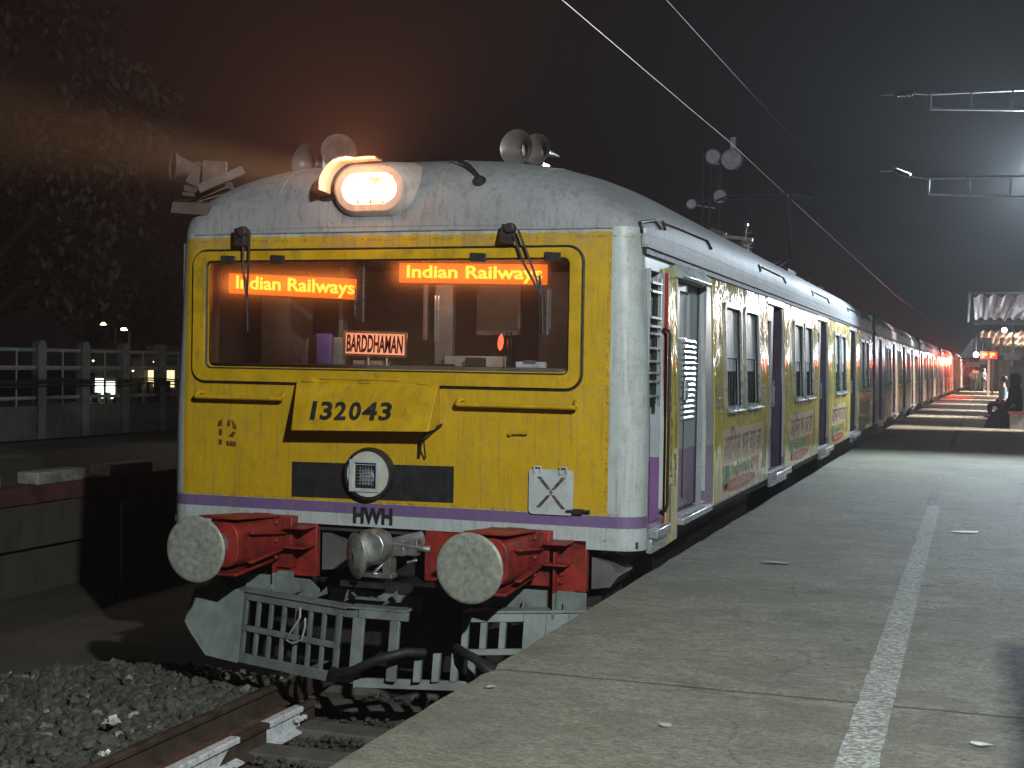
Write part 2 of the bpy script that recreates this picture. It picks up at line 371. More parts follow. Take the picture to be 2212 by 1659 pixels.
# gutter and roof trim
g=MB(); g.bb(XS(3.1)-.01,.12,3.095,XS(3.1)+.022,L,3.135); g.build('gutter',RUB,lead)
g=MB(); g.bb(XS(3.1)-.01,.10,3.137,XS(3.1)+.035,L,3.155); g.bb(XS(3.2)-.005,.10,3.156,XS(3.2)+.012,L,3.225); g.build('drip_rail',RP,lead,.003)
def roofpt(y,dz,off=.0):   # a point on the roof shoulder
    u=1-dz; h=(1-abs(u)**2.55)**(1/2.1); return (XS(3.2)*u+off*.4,y,roofz(XS(3.2)*u,y)+off)
for a,b in ((.10,.66),(.80,2.6),(5.35,7.3),(10.1,12.2),(15.4,17.2),(18.4,20.2)):
    t=MB(); t.tube([roofpt(a,.004,.010),roofpt(a+.02,.016,.010),roofpt(b-.10,.016,.010),roofpt(b,.004,.010)],.013,6)
    t.build('rain_strip',RUB,lead)
# windscreen frame, shadow ring, inner seal, glass
wf=plate(rr(-1.615,2.172,1.395,3.130,.10,8),[rr(-1.515,2.262,1.315,3.062,.045,5)],.035,FRONT(-.018)); wfo=wf.build('windscreen_frame',YEL,lead,.006)
gk=MB(); P=rr(-1.625,2.162,1.405,3.140,.11,8); gk.tube([(a,-.006,b) for a,b in P+P[:2]],.010,6,False); gk.build('frame_shadow_ring',RUB,wfo)  # dark ring drawn in for the shadow gap round the raised frame
gk=MB(); P=rr(-1.512,2.265,1.312,3.059,.045,5); gk.tube([(a,-.012,b) for a,b in P+P[:2]],.010,6,False); gk.build('inner_gasket',DKM,wfo)
gl=plate(rr(-1.515,2.262,1.315,3.062,.045),[],.006,FRONT(.012)); gl.build('windscreen',WSG,lead)
q=MB(); q.bb(-1.530,.02,2.262,-1.512,.17,3.062); q.build('window_reveal',simple('reveal paint',(.55,.47,.43),.5),wfo)
t=MB()
for a in (-1.37,-.96,.60,1.14): t.box((a+.055,-.044,3.066),(.115,.016,.062),Matrix.Rotation(R(3),3,'Y'))
for x0,z0 in ((-1.37,3.04),): pass
t.split('glazing_clip',DKM,lead,.003)
# cab interior
cab=MB(); cab.bb(-1.70,2.02,1.2,.95,2.05,3.18); cab.bb(-1.76,.06,1.2,-1.72,2.0,3.2); cab.bb(1.50,.24,3.0,1.53,1.0,3.2); cab.bb(-1.7,.06,3.12,1.7,2.0,3.15)
cab.split('cab_wall',INT,lead)
d=MB(); d.bb(-1.66,.045,2.19,1.66,.62,2.306); d.bb(-1.66,.60,1.2,1.66,.63,2.19); d.build('cab_shelf',simple('shelf grey',(.20,.18,.17),.5,0,.2,6),lead,.006)
d=MB(); d.bb(-.335,.10,2.62,-.285,.15,3.11); d.build('centre_pillar',INTD,lead)
d=MB(); d.bb(-.283,.09,2.62,-.270,.10,3.08); d.bb(-.345,.09,2.66,-.337,.10,2.86); d.bb(.197,.30,2.48,.208,.31,2.82); d.bb(.222,.30,2.47,.232,.31,2.82); d.bb(1.082,.20,2.54,1.098,.21,2.86); d.bb(1.104,.20,2.58,1.112,.21,2.86); d.split('pane_reflection',SIL,lead)  # bright bars standing in for reflections in the windscreen
d=MB(); d.bb(.12,.5,2.26,.26,.56,3.1); d.bb(.26,1.0,2.55,.62,1.04,3.05); d.bb(.70,1.2,2.3,1.12,1.24,3.05); d.bb(-1.02,1.2,2.2,-.98,1.3,3.1); d.bb(-1.45,.7,2.26,-1.2,1.1,2.95); d.bb(-.02,.6,2.5,.02,.64,3.1)
d.split('cab_equipment',simple('cab equipment',(.14,.13,.125),.5,0,.2,4),lead,.004)
d=MB(); d.bb(-.98,1.9,2.2,-.33,1.94,2.62); d.build('cab_door_panel',simple('olive panel',(.15,.17,.09),.5,0,.15,3),lead)
# LED displays inside the glass
for (a,b,z0,z1,sag,tx0,tx1) in ((-1.40,-.335,2.83,2.98,-.05,-1.335,-.355),(-.005,1.11,2.905,3.045,-.02,.055,1.075)):
    mp=lambda A,B,Cc,a=a,b=b,sag=sag,y=.115: (A,y+Cc,B+(A-a)/(b-a)*sag)
    k=plate(rr(a-.012,z0-.012,b+.012,z1+.012),[],.02,lambda A,B,Cc,mp=mp:(mp(A,B,Cc)[0],mp(A,B,Cc)[1]+.018,mp(A,B,Cc)[2])).build('led_display',INTD,lead)
    k['label']='glowing orange matrix display reading Indian Railways'
    plate(rr(a,z0,b,z1),[],.006,mp).build('display_face',LEDB:=MATS.get('led glow') or emit('led glow',(1.0,.125,.006),1.5),k)
    text_mesh('Indian Railways',lambda A,B,Cc,mp=mp:(mp(A,B,Cc)[0],mp(A,B,Cc)[1]-.007,mp(A,B,Cc)[2]),tx0,z0+.006,tx1,z1-.014,.003,.022).build('display_text',emit('led letters',(1.0,.74,.06),1.7),k)
    lt=light('display_light','AREA',((a+b)/2,.09,(z0+z1)/2-.01),4.0,(1.0,.26,.06),((a+b)/2,-1,(z0+z1)/2),shape='RECTANGLE',size=b-a,size_y=.12)
light('cab_bounce_from_displays','AREA',(-.1,.18,2.86),7,(1.0,.58,.38),(-.1,1.5,2.3),shape='RECTANGLE',size=2.2,size_y=.1)
# number box hung below the windscreen
nb=MB(); X0,X1=-.735,.376
A=[(X0,-.015,2.185),(X1,-.015,2.195),(X1+.0,-.05,2.18),(X0,-.05,2.175),(X0+.055,-.225,1.832),(X1,-.225,1.856),(X1,.0,1.875),(X0+.055,.0,1.85)]
nb.add(A,[(0,1,2,3),(3,2,5,4),(4,5,6,7),(0,3,4,7),(1,6,5,2),(0,7,6,1)])
nbo=nb.build('number_box',YEL,lead,.006)
def NBM(u,v,c):  # onto the sloping face
    p0=Vector((X0,-.05,2.175)); p1=Vector((X1,-.05,2.18)); q0=Vector((X0+.055,-.225,1.832)); q1=Vector((X1,-.225,1.856))
    P=(p0*(1-u)+p1*u)*v+(q0*(1-u)+q1*u)*(1-v); return tuple(P+Vector((0,-.0035+c,-.001)))
dg=MB()
def putdigit(ch,u0,u1):
    t=text_mesh(ch,NBM,u0,.225,u1,.610,.003,.032); dg.add(t.v,t.f)
dg.add([NBM(*p) for p in ((.132,.225,0),(.168,.225,0),(.175,.615,0),(.140,.615,0))],[(0,1,2,3)])
for ch,u0 in zip('32043',(.205,.307,.413,.508,.630)): putdigit(ch,u0,u0+(.108 if ch=='4' else .086))
dg.build('number_text',BLK,nbo)
h=MB()
for u in (.09,.5,.9): h.box((X0+(X1-X0)*u,-.035,2.186),(.09,.05,.018))
h.box((X0+.5,-.03,2.205),(.62,.03,.014)); h.build('hinge',YEL,nbo,.003)
h=MB(); h.tube([(.40,-.03,1.90),(.33,-.16,1.84),(.25,-.05,1.76),(.22,-.01,1.66)],.010,6); h.tube([(.385,-.02,1.89),(.30,-.12,1.80),(.28,-.03,1.66)],.006,6); h.build('cable',RUB,nbo)
rv=MB()
for z_ in [1.36+.105*k for k in range(18)]: rv.lathe([(0,.004),(.006,.003),(.009,0)],(1.585,-.001,z_),(0,-1,0),7)
for x_ in [-1.62+.155*k for k in range(21)]: rv.lathe([(0,.004),(.005,.003),(.008,0)],(x_,-.001,3.205),(0,-1,0),7)
rv.build('rivets',YEL,lead)
# hand rails
for a,b,z in ((-1.556,-.84,2.052),(.53,1.385,2.046)):
    h=MB(); h.tube([(a-.0,-.075,z),(b,-.075,z)],.0165,10); h.tube([(a+.02,0,z+.035),(a,-.04,z+.03),(a,-.078,z)],.017,8); h.tube([(b-.02,0,z+.035),(b,-.04,z+.03),(b,-.078,z)],.019,8)
    h.build('handrail',YEL,lead)
h=MB(); h.tube([(.90,-.03,1.857),(1.03,-.03,1.859)],.011,8); h.tube([(.905,0,1.857),(.905,-.035,1.85)],.014,6); h.build('small_handle',YEL,lead)
h=MB(); h.tube([(1.32,-.03,1.34),(1.485,-.03,1.345)],.010,8); h.box((1.40,-.028,1.342),(.07,.03,.03)); h.build('latch',DKM,lead)
# black band + marker lamp
plate(rr(-.783,1.345,.485,1.600),[],.004,lambda a,b,c:(a,-.003+c,b+(a+.15)*.012)).build('black_band',BLK,lead)
ml=MB(); ml.lathe([(.185,-.0),(.190,.03),(.183,.075),(.168,.078),(.166,.05),(0,.05)],(-.145,-.001,1.532),(0,-1,0),40); mlo=ml.build('marker_lamp',DKM,lead)
plate(circ(-.145,1.532,.163,36),[rr(-.245,1.43,-.075,1.62)],.008,FRONT(-.066)).build('lamp_ring',CRM,mlo)
q=plate(rr(-.285,1.405,-.05,1.635),[rr(-.255,1.43,-.078,1.612)],.012,FRONT(-.078)); q.bb(-.25,-.07,1.595,-.08,-.06,1.60); q.build('lamp_bezel',WHT,mlo,.003)
q=MB(); q.bb(-.255,-.045,1.43,-.078,-.04,1.612); q.build('lamp_recess',RUB,mlo)
q=MB(); q.lathe([(0,.03),(.03,.028),(.055,.015),(.058,0)],(-.155,-.045,1.51),(0,-1,0),12)
for k in range(-2,3): q.tube([(-.155+k*.022,-.082,1.45),(-.155+k*.022,-.082,1.585)],.0022,4); q.tube([(-.225,-.082,1.51+k*.024),(-.09,-.082,1.51+k*.024)],.0022,4)
q.build('lamp_grille',SIL,mlo)
# stencil 12, HWH, X plate
s12=MB()
def qd(*pts): s12.add([(a,-.0022,b) for a,b in pts],[tuple(range(len(pts)))])
qd((-1.405,1.865),(-1.375,1.888),(-1.372,1.835),(-1.415,1.828)); qd((-1.40,1.815),(-1.372,1.815),(-1.372,1.765),(-1.40,1.765)); qd((-1.402,1.735),(-1.372,1.735),(-1.372,1.695),(-1.402,1.695))
qd((-1.335,1.845),(-1.325,1.875),(-1.305,1.886),(-1.303,1.84),(-1.318,1.83)); qd((-1.297,1.886),(-1.27,1.87),(-1.252,1.84),(-1.252,1.815),(-1.280,1.815),(-1.285,1.84)); qd((-1.285,1.795),(-1.252,1.795),(-1.278,1.755),(-1.318,1.755)); qd((-1.335,1.725),(-1.252,1.722),(-1.252,1.684),(-1.335,1.690))
s12.build('stencil_number',BRN,lead)
text_mesh('HWH',FRONT(-.004),-.286,1.168,.022,1.288,.003,.045).build('depot_code',BLK,lead)
xp=plate(rr(1.045,1.308,1.362,1.617,.028),[],.012,FRONT(-.014)).build('tail_board',WHT,lead,.003)
xm=MB()
cx,cz=1.205,1.46
for a,b in (((-.085,.105),(-.012,.018)),((.09,.105),(.014,.018)),((-.09,-.105),(-.014,-.018)),((.09,-.11),(.014,-.018))):
    dx=b[0]-a[0]; 
    xm.add([(cx+a[0]-.016,-.0225,cz+a[1]),(cx+a[0]+.016,-.0225,cz+a[1]),(cx+b[0]+.012,-.0225,cz+b[1]),(cx+b[0]-.012,-.0225,cz+b[1])],[(0,1,2,3)])
xm.add([(cx-.015,-.0225,cz),(cx,-.0225,cz-.02),(cx+.015,-.0225,cz),(cx,-.0225,cz+.02)],[(0,1,2,3)]); xm.build('cross_mark',simple('cross paint',(.07,.045,.035),.5,0,.4,30,(.5,.5,.5),.35),xp)
hk=MB()
for u in (1.105,1.29): hk.tube([(u-.02,-.025,1.59),(u-.02,-.03,1.635),(u+.025,-.03,1.635),(u+.025,-.025,1.60)],.008,6)
hk.build('hook',WHT,xp)
# ------------ headlight
hl=MB(); prof=[]
def oval(cx,cz,hw,hh,n=40):  # stadium
    P=[]; rr_=hh
    for k in range(n):
        a=2*math.pi*k/n; x=math.cos(a)*rr_; z=math.sin(a)*rr_
        P.append((cx+x+math.copysign(hw-hh,math.cos(a)),cz+z))
    return P
HCX,HCZ=-.170,3.560
def ring(mb,levels):
    n=40; 
    for (hw,hh,y) in levels: mb.v+= [(a,y,b) for a,b in oval(HCX,HCZ,hw,hh,n)]
    for i in range(len(levels)-1): mb.f+=[(i*n+k,i*n+(k+1)%n,(i+1)*n+(k+1)%n,(i+1)*n+k) for k in range(n)]
ring(hl,[(.37,.235,.30),(.32,.20,.02),(.285,.178,-.05),(.262,.158,-.07),(.212,.112,-.072),(.200,.102,-.02),(.190,.094,.06)])
hlo=hl.build('headlight_housing',simple('housing paint',(.50,.42,.38),.4,0,.1,5),lead)
hb=MB(); ring(hb,[(.190,.094,.055),(.01,.008,.06)]); hb.build('reflector',emit('lamp reflector',(1.0,.50,.16),1.6),hlo)
hb=MB()
for u in (-.088,.082): hb.lathe([(0,.05),(.05,.045),(.078,.02),(.086,0)],(HCX+u,.04,HCZ),(0,-1,0),28)
hb.build('bulb',emit('headlight bulb',(1.0,.86,.55),26),hlo)
hb=MB()
for u in (-.10,0,.095): hb.tube([(HCX+u,-.03,HCZ-.110),(HCX+u,-.045,HCZ-.075)],.004,5); hb.tube([(HCX+u,-.03,HCZ+.110),(HCX+u,-.045,HCZ+.075)],.004,5)
hb.split('lens_guard',DKM,hlo)
vz=MB(); pts=[]
ar=[]
for k in range(13):
    t=k/12; 
    if t<.45: a=R(188-t/.45*75); ar.append((HCX-.10+.215*math.cos(a),HCZ+.0+.20*math.sin(a)))
    else: ar.append((HCX-.18+(t-.45)/.55*.27,HCZ+.192+.004*math.sin(t*9)))
for i,(a,b) in enumerate(ar):
    wd=.10 if i<8 else .06
    vz.v+=[(a,-.05,b),(a-.012,-.05-wd*1.6,b+.012),(a-.010,-.05-wd*1.6,b+.022),(a,-.05,b+.012)]
for i in range(len(ar)-1):
    for k in range(4): vz.f.append((i*4+k,i*4+(k+1)%4,(i+1)*4+(k+1)%4,(i+1)*4+k))
vz.build('visor',simple('visor paint',(.75,.62,.48),.4,0,.1,5),hlo)
lb=MB(); lb.tube([(-.60,.05,3.50),(-.46,.0,3.53)],.028,10); lb.build('lamp_bracket',DKM,lead)
# ------------ horns
def horn_pair(x,y,z,name,parent,facing=-1,sc=1):
    h=MB()
    for dx,dy,s in ((0,0,1.0*sc),(.125*1,.10,.86*sc)):
        h.lathe([(.012,-.40*s),(.020,-.30*s),(.035,-.16*s),(.065,-.06*s),(.118*s,0),(.124*s,.004),(.112*s,-.006),(.058,-.07*s),(.03,-.15*s),(0,-.16*s)],(x+dx,y+dy,z+dy*.0),(facing*.15,-1 if facing else 1,0),28)
    o=h.build(name,simple('horn metal',(.15,.135,.13),.4,.3,.2,9),parent)
    b=MB(); b.box((x+.08,y+.22,z-.145),(.20,.22,.018)); b.box((x+.11,y+.22,z-.115),(.12,.16,.04)); b.tube([(x+.0,y+.2,z-.30),(x+.0,y+.2,z-.14)],.010,6); b.box((x+.17,y+.24,z-.22),(.015,.12,.16))
    b.build('horn_bracket',SIL,o); return o
horn_pair(.615,.85,3.965,'air_horn',lead,sc=1.12)
h2=MB(); h2.lathe([(.012,-.3),(.03,-.14),(.07,-.06),(.15,0),(.14,-.005),(.06,-.07),(0,-.12)],(-1.20,.9,3.92),(-.4,-1,.05),28); h2.lathe([(.012,-.3),(.03,-.12),(.07,-.05),(.145,0),(.135,-.005),(.06,-.06),(0,-.12)],(-.99,1.1,4.03),(.55,-.9,.1),28)
h2.tube([(-1.1,1.05,3.98),(-1.1,1.05,3.80)],.015,6); h2.build('air_horn',simple('horn metal',(.2,.2,.2)),lead)
# torn sheet-metal bracket and horn on the left shoulder of the roof
jb=MB(); rz=lambda a,b,c: Matrix.Rotation(R(a),3,'X')@Matrix.Rotation(R(b),3,'Y')@Matrix.Rotation(R(c),3,'Z')
jb.box((-1.92,.74,3.78),(.20,.014,.30),rz(4,4,12)); jb.box((-2.10,.80,3.70),(.22,.10,.05),rz(0,12,5)); jb.box((-1.80,.55,3.66),(.26,.22,.06),rz(10,-20,15))
jb.box((-1.80,.60,3.62),(.42,.30,.012),rz(12,-14,20)); jb.box((-1.62,.35,3.72),(.38,.03,.07),rz(0,-28,25)); jb.box((-1.70,.12,3.50),(.30,.10,.012),rz(25,4,10)); jb.box((-2.05,.8,3.66),(.35,.06,.03),rz(0,5,10))
jb.box((-1.68,.03,3.46),(.32,.012,.09),rz(-15,2,8)); jb.tube([(-2.3,.8,3.62),(-1.9,.6,3.60),(-1.6,.3,3.52)],.014,6); jb.tube([(-1.75,.2,3.45),(-1.9,.5,3.6),(-2.0,.7,3.75)],.016,6)
jo=jb.build('bent_bracket',simple('bent tin',(.13,.105,.095),.45,.3,.25,6,(.07,.05,.04),.5),lead,.002)
jb=MB(); jb.lathe([(.03,-.28),(.05,-.16),(.09,-.05),(.125,0),(.115,-.004),(.07,-.05),(.035,-.14),(0,-.15)],(-2.30,.72,3.90),(-.75,-.8,.05),24); jb.box((-2.13,.85,3.84),(.14,.14,.16),rz(10,30,20)); jb.build('broken_horn',simple('horn metal',(.2,.2,.2)),jo)
# wipers
for (x,z,pts) in ((-1.17,3.26,[[(-1.185,-.06,3.27),(-1.172,-.075,3.0),(-1.150,-.06,2.80)],[(-1.13,-.06,3.27),(-1.125,-.075,3.05),(-1.145,-.06,2.80)]]),(.90,3.25,[[(.90,-.06,3.26),(1.0,-.08,3.02),(1.125,-.06,2.80)],[(.95,-.06,3.25),(1.06,-.08,3.0),(1.135,-.06,2.79)]])):
    wp=MB()
    for p in pts: wp.tube(p,.0085,6)
    e=pts[0][-1]; wp.tube([(e[0]-.02,-.05,e[2]+.14),(e[0],-.05,e[2]),(e[0]+.01,-.05,e[2]-.26)],.009,6)
    wo=wp.build('wiper',RUB,lead)
    wm=MB(); wm.box((x-.03,-.05,z-.03),(.085,.09,.13),rz(0,12 if x>0 else 0,0)); wm.lathe([(0,.03),(.035,.03),(.04,-.02)],(x,-.09,z+.01),(0,-1,0),12); wm.build('wiper_motor',DKM,wo,.006)
rc=MB(); rc.lathe([(.055,0),(.05,.03),(.03,.06),(0,.065)],(.60,.12,3.60),(0,-1,.4),14); rc.tube([(.60,.10,3.63),(.45,.22,3.76),(.2,.45,3.86),(-.05,.75,3.88)],.012,6); rc.tube([(.62,.10,3.63),(.48,.22,3.75),(.25,.5,3.86)],.008,6); rc.build('roof_cable',RUB,lead)
# ------------ headstock, buffers, brackets
hs=MB(); hs.bb(-1.46,.0,.76,-.575,.06,1.145); hs.build('headstock_beam',RED,lead,.006)
hs=MB(); hs.bb(.272,.0,.79,1.46,.06,1.145); hs.build('headstock_beam',RED,lead,.006)
for x in (-1.26,-.962+.0): pass
for sx,xc in ((-1,-.962),(1,.988)):
    b=MB(); 
    b.lathe([(.0,0),(.10,.006),(.20,.012),(.216,.008),(.223,.0),(.219,-.012),(.20,-.03),(.08,-.05),(0,-.05)],(xc,-1.0,1.062),(0,-1,0),56)
    bo=b.build('buffer',STL,lead)
    b=MB(); b.tube([(xc,-.96,1.062),(xc,-.62,1.062)],.085,24); b.build('plunger',MTL,bo)
    b=MB(); b.prism(rr(-.168,-.168,.168,.168,.11,4),lambda u,v:(xc+u*.92,-.72,1.06+v*.92),lambda u,v:(xc+u,-.10,1.05+v)); b.bb(xc-.22,-.10,.83,xc+.235,.0,1.20)
    b.box((xc,-.42,1.225),(.30,.62,.02),rz(-4,0,0)); b.box((xc,-.42,.88),(.30,.62,.02),rz(4,0,0))
    for s2 in (-1,1):
        b.box((xc+s2*.185,-.36,1.11),(.045,.50,.018),rz(-6,0,0)); b.box((xc+s2*.185,-.36,.955),(.045,.50,.018),rz(5,0,0))
        for zz in (1.17,1.04,.92): b.lathe([(0,.02),(.014,.02),(.018,0)],(xc+s2*.17,-.22,zz),(s2,0,0),8)
    b.box((xc+.30,-.10,.99),(.17,.20,.014)); b.box((xc+.30,-.10,1.13),(.17,.20,.014))
    b.build('buffer_casing',RED,bo,.006)
for x0,z0,z1,lean in ((-.80,.64,1.02,0),(1.325,.68,1.07,0)):
    b=MB(); b.bb(x0-.062,-.14,.79,x0-.048,-.0,z1); b.prism([(0,.80),(.12,.80),(.12,.97),(.05,1.03),(0,1.03)],lambda u,v:(x0-.05+u,-.062,v),lambda u,v:(x0-.05+u,-.048,v))
    for k in range(3): b.lathe([(0,.022),(.015,.02),(.017,0)],(x0-.02,-.062,.86+k*.055),(0,-1,0),8)
    bo=b.build('support_bracket',RED,lead,.003)
    b=MB(); b.bb(x0-.05,-.062,.62,x0+.07,-.048,.80); b.bb(x0-.062,-.14,.62,x0-.048,-.0,.79); b.build('bracket_foot',GRY,bo,.003)
b=MB(); b.tube([(1.215,-.04,1.0),(1.215,-.045,.62)],.010,6); b.build('uncoupling_rod',RED,lead)
SPG=simple('dark grey paint',(.10,.10,.10),.5)
uc=MB(); uc.prism([(-.58,.80),(-.58,1.12),(-.34,.97),(-.33,.90),(-.40,.82)],lambda a,b:(a,.10,b),lambda a,b:(a,.5,b)); uc.build('side_pocket',SPG,lead); uc=MB(); uc.prism([(1.47,.80),(1.47,1.02),(1.60,.98),(1.66,.90),(1.60,.82)],lambda a,b:(a,.10,b),lambda a,b:(a,.5,b)); uc.build('side_pocket',SPG,lead)
# coupler
cp=MB(); ax=Vector((-.55,-1,-.1)).normalized()
cp.lathe([(0,.04),(.07,.05),(.11,.03),(.15,.02),(.185,-.005),(.175,-.03),(.10,-.07),(.09,-.2),(.11,-.22),(.11,-.3),(.07,-.34),(.07,-.7)],(.00,-.62,1.03),ax,28)
for v in range(len(cp.v)):
    x,y,z=cp.v[v]; cp.v[v]=(.03+(x-.0)*.66,y,1.03+(z-1.03)*.86)
co=cp.build('coupler',simple('coupler steel',(.30,.31,.29),.35,.5,.25,9,(.07,.06,.05),.6),lead)
cp=MB(); cp.lathe([(.12,0),(.13,.02),(.125,.16),(.10,.19),(0,.19)],(.10,-.42,1.075),(.12,-1,.1),10); cp.box((.19,-.42,1.0),(.06,.10,.22)); cp.box((.25,-.40,1.05),(.10,.07,.06)); cp.tube([(.2,-.4,1.1),(.40,-.40,1.08),(.47,-.38,1.07)],.025,8); cp.box((.33,-.38,1.08),(.12,.08,.11)); cp.tube([(.30,-.38,.97),(.37,-.36,.99)],.012,6); cp.tube([(.17,-.45,.98),(.10,-.48,.90),(.22,-.42,.87)],.022,8); cp.box((.13,-.44,.885),(.22,.10,.03))
cp.build('coupler_lock',MTL,co,.004)
cp=MB(); cp.bb(-.14,-.5,.80,.55,-.46,.835); cp.bb(-.1,-.1,.7,.5,.3,.78); cp.split('coupler_shelf',DKM,lead)
# underframe darkness: bogie, boxes
uf=MB(); uf.bb(-1.45,.25,.55,1.5,20.6,1.09)
for y in (1.6,4.0,16.5,19.0):
    for sx in (-1,1): uf.lathe([(0,.07),(.40,.07),(.455,.05),(.47,-.07),(0,-.07)],(sx*.86,y,.455),(1,0,0),28)
for a,b in ((.9,4.7),(15.8,19.7)): uf.bb(-1.15,a,.35,-1.05,b,.65); uf.bb(1.05,a,.35,1.15,b,.65)
uf.bb(-1.25,.24,.10,1.35,.30,.60); uf.bb(.9,6.5,.35,1.5,9.5,.9); uf.bb(.9,10.5,.4,1.5,13.5,.9)  # first box: dark sheet put in for the black shade behind the guard
uf.build('underframe',DKM,lead)
ub=MB(); ub.bb(1.52,2.05,.86,1.53,2.40,1.06); ub.build('footplate',LGR,lead)
# ------------ pilot (cattle guard)
pg=MB()
def pl(x):  # chevron front line, y of top ledge
    if x<-.05: return -.56-(x+.05)*(.40/1.21)*-1.0 if False else -.56+(-.05-x)*.335
    if x<.39: return -.57
    return -.57+(x-.39)*.50
def wall(xa,xb,za,zb,t=.025,off=0,n=1):
    for i in range(n):
        a=xa+(xb-xa)*i/n; b=xa+(xb-xa)*(i+1)/n
        def yy(x,z): return pl(x)+off-(.63-z)*.16
        pg.add([(x,yy(x,z)+d_,z) for x in (a,b) for z in (za,zb) for d_ in (0,t)],[(0,1,3,2),(4,6,7,5),(0,4,5,1),(2,3,7,6),(0,2,6,4),(1,5,7,3)])
def ledge(xa,xb,z,dep,t=.03,n=3):
    for i in range(n):
        a=xa+(xb-xa)*i/n; b=xa+(xb-xa)*(i+1)/n
        pg.add([(x,pl(x)+e,z+k) for x in (a,b) for e in (-.01,dep) for k in (0,t)],[(0,1,3,2),(4,6,7,5),(0,4,5,1),(2,3,7,6),(0,2,6,4),(1,5,7,3)])
# left grille
wall(-1.03,-.10,.600,.655); wall(-1.03,-.10,.385,.425,off=-.004); wall(-1.03,-.10,.160,.228)
for k in range(8):
    x=-1.03+k*.125; wall(x,x+.035,.225,.385,.03,.004); wall(x,x+.035,.425,.600,.03,.004)
wall(-.14,-.10,.20,.62,.03,-.006)
wall(-.10,.04,.175,.225,off=.003); wall(-.10,.04,.60,.66,off=.003); wall(.0,.085,.225,.61,.03,-.01); wall(.04,.40,.61,.665,.03,-.014)
wall(.04,.80,.155,.218,.03,-.012)
wall(.27,.34,.215,.612,.03,-.004)
for x in (.45,.56,.67,.77): wall(x,x+.045,.215,.40,.03,.0)
wall(.40,.46,.385,.42,.03,.003); 
ledge(-1.26,-.06,.655,.12,.016,4); ledge(-.04,.39,.665,.12,.016); 
pg.build('cattle_guard',GRY,lead,.004)
pgo=MB(); pg=pgo
wall(.72,1.09,.600,.655,.03); wall(.72,1.09,.385,.425,.03,-.003); 
for x in (.72,.83,.945): wall(x,x+.04,.425,.60,.03,.004)
wall(1.09,1.50,.25,.655,.03,.002,3); ledge(.72,1.5,.657,.14,.02)
pg.build('cattle_guard',GRY,lead,.004)
pw=MB()  # folded left wing plate
W1=[(-1.03,-.245,.66),(-1.25,-.25,.70),(-1.385,-.33,.676),(-1.45,-.35,.43),(-1.40,-.35,.35),(-1.275,-.35,.20),(-1.03,-.325,.160)]
pw.add(W1,[tuple(range(7))]); pw.add([(x,y+.02,z) for x,y,z in W1],[tuple(range(6,-1,-1))])
pw.build('guard_wing',GRY,lead)
pb=MB() # upright back plates and gussets
pb.prism([(-1.47,.60),(-1.36,.72),(-1.14,.765),(-.86,.77),(-.58,.755),(-.50,.69),(-.50,.60)],lambda a,b:(a,-.10,b),lambda a,b:(a,-.08,b))
pb.bb(.60,-.03,.655,1.47,-.01,.79); pb.prism([(-.38,.60),(-.38,.72),(.33,.70),(.33,.60)],lambda a,b:(a,-.16,b),lambda a,b:(a,-.14,b))
for x in (-1.08,-.87,-.64,-.42,-.18,.13,.80,1.05,1.33):
    yb=-.10 if not -.3<x<.3 else -.16
    pb.add([(x,yb,.67),(x,yb,.735),(x,pl(x)*.75+.02,.672),(x+.012,yb,.67),(x+.012,yb,.735),(x+.012,pl(x)*.75+.02,.672)],[(0,1,2),(3,5,4),(0,3,4,1),(1,4,5,2),(0,2,5,3)])
for x in (-.055,.0): pb.lathe([(0,.015),(.015,.014),(.018,0)],(x,-.16,.685),(0,-1,0),8)
pb.build('guard_mounting',GRY,lead,.002)
hz=MB(); hz.tube([(-.13,-.60,.24),(-.05,-.72,.26),(.10,-.78,.30),(.30,-.80,.40),(.45,-.72,.44),(.53,-.60,.42)],.030,10); hz.build('brake_hose',RUB,lead)
hz=MB(); hz.tube([(.70,-.45,.44),(.82,-.60,.44),(.92,-.66,.42),(1.02,-.68,.36),(1.05,-.66,.30)],[.028,.03,.032,.045,.05],10); hz.lathe([(.05,0),(.055,.05),(.03,.08)],(1.05,-.66,.32),(.2,-.2,-1),10); hz.build('brake_hose',DKM,lead)
hz=MB(); hz.tube([(-.46,-.46,.62),(-.44,-.50,.56),(-.52,-.50,.44),(-.56,-.47,.39),(-.50,-.49,.375),(-.42,-.51,.41),(-.39,-.52,.50),(-.40,-.50,.56)],.007,6); hz.build('wire_loop',simple('pale wire',(.30,.33,.30)),lead)
wh=MB()
for sx in (-1,1): wh.lathe([(0,.07),(.40,.07),(.455,.05),(.47,-.07),(.45,-.08)],(sx*.86,1.35,.46),(1,0,0),32)
wh.tube([(-.86,1.35,.46),(.86,1.35,.46)],.08,10); wh.build('wheel_pair',simple('wheel steel',(.12,.12,.12),.4,.5),lead)

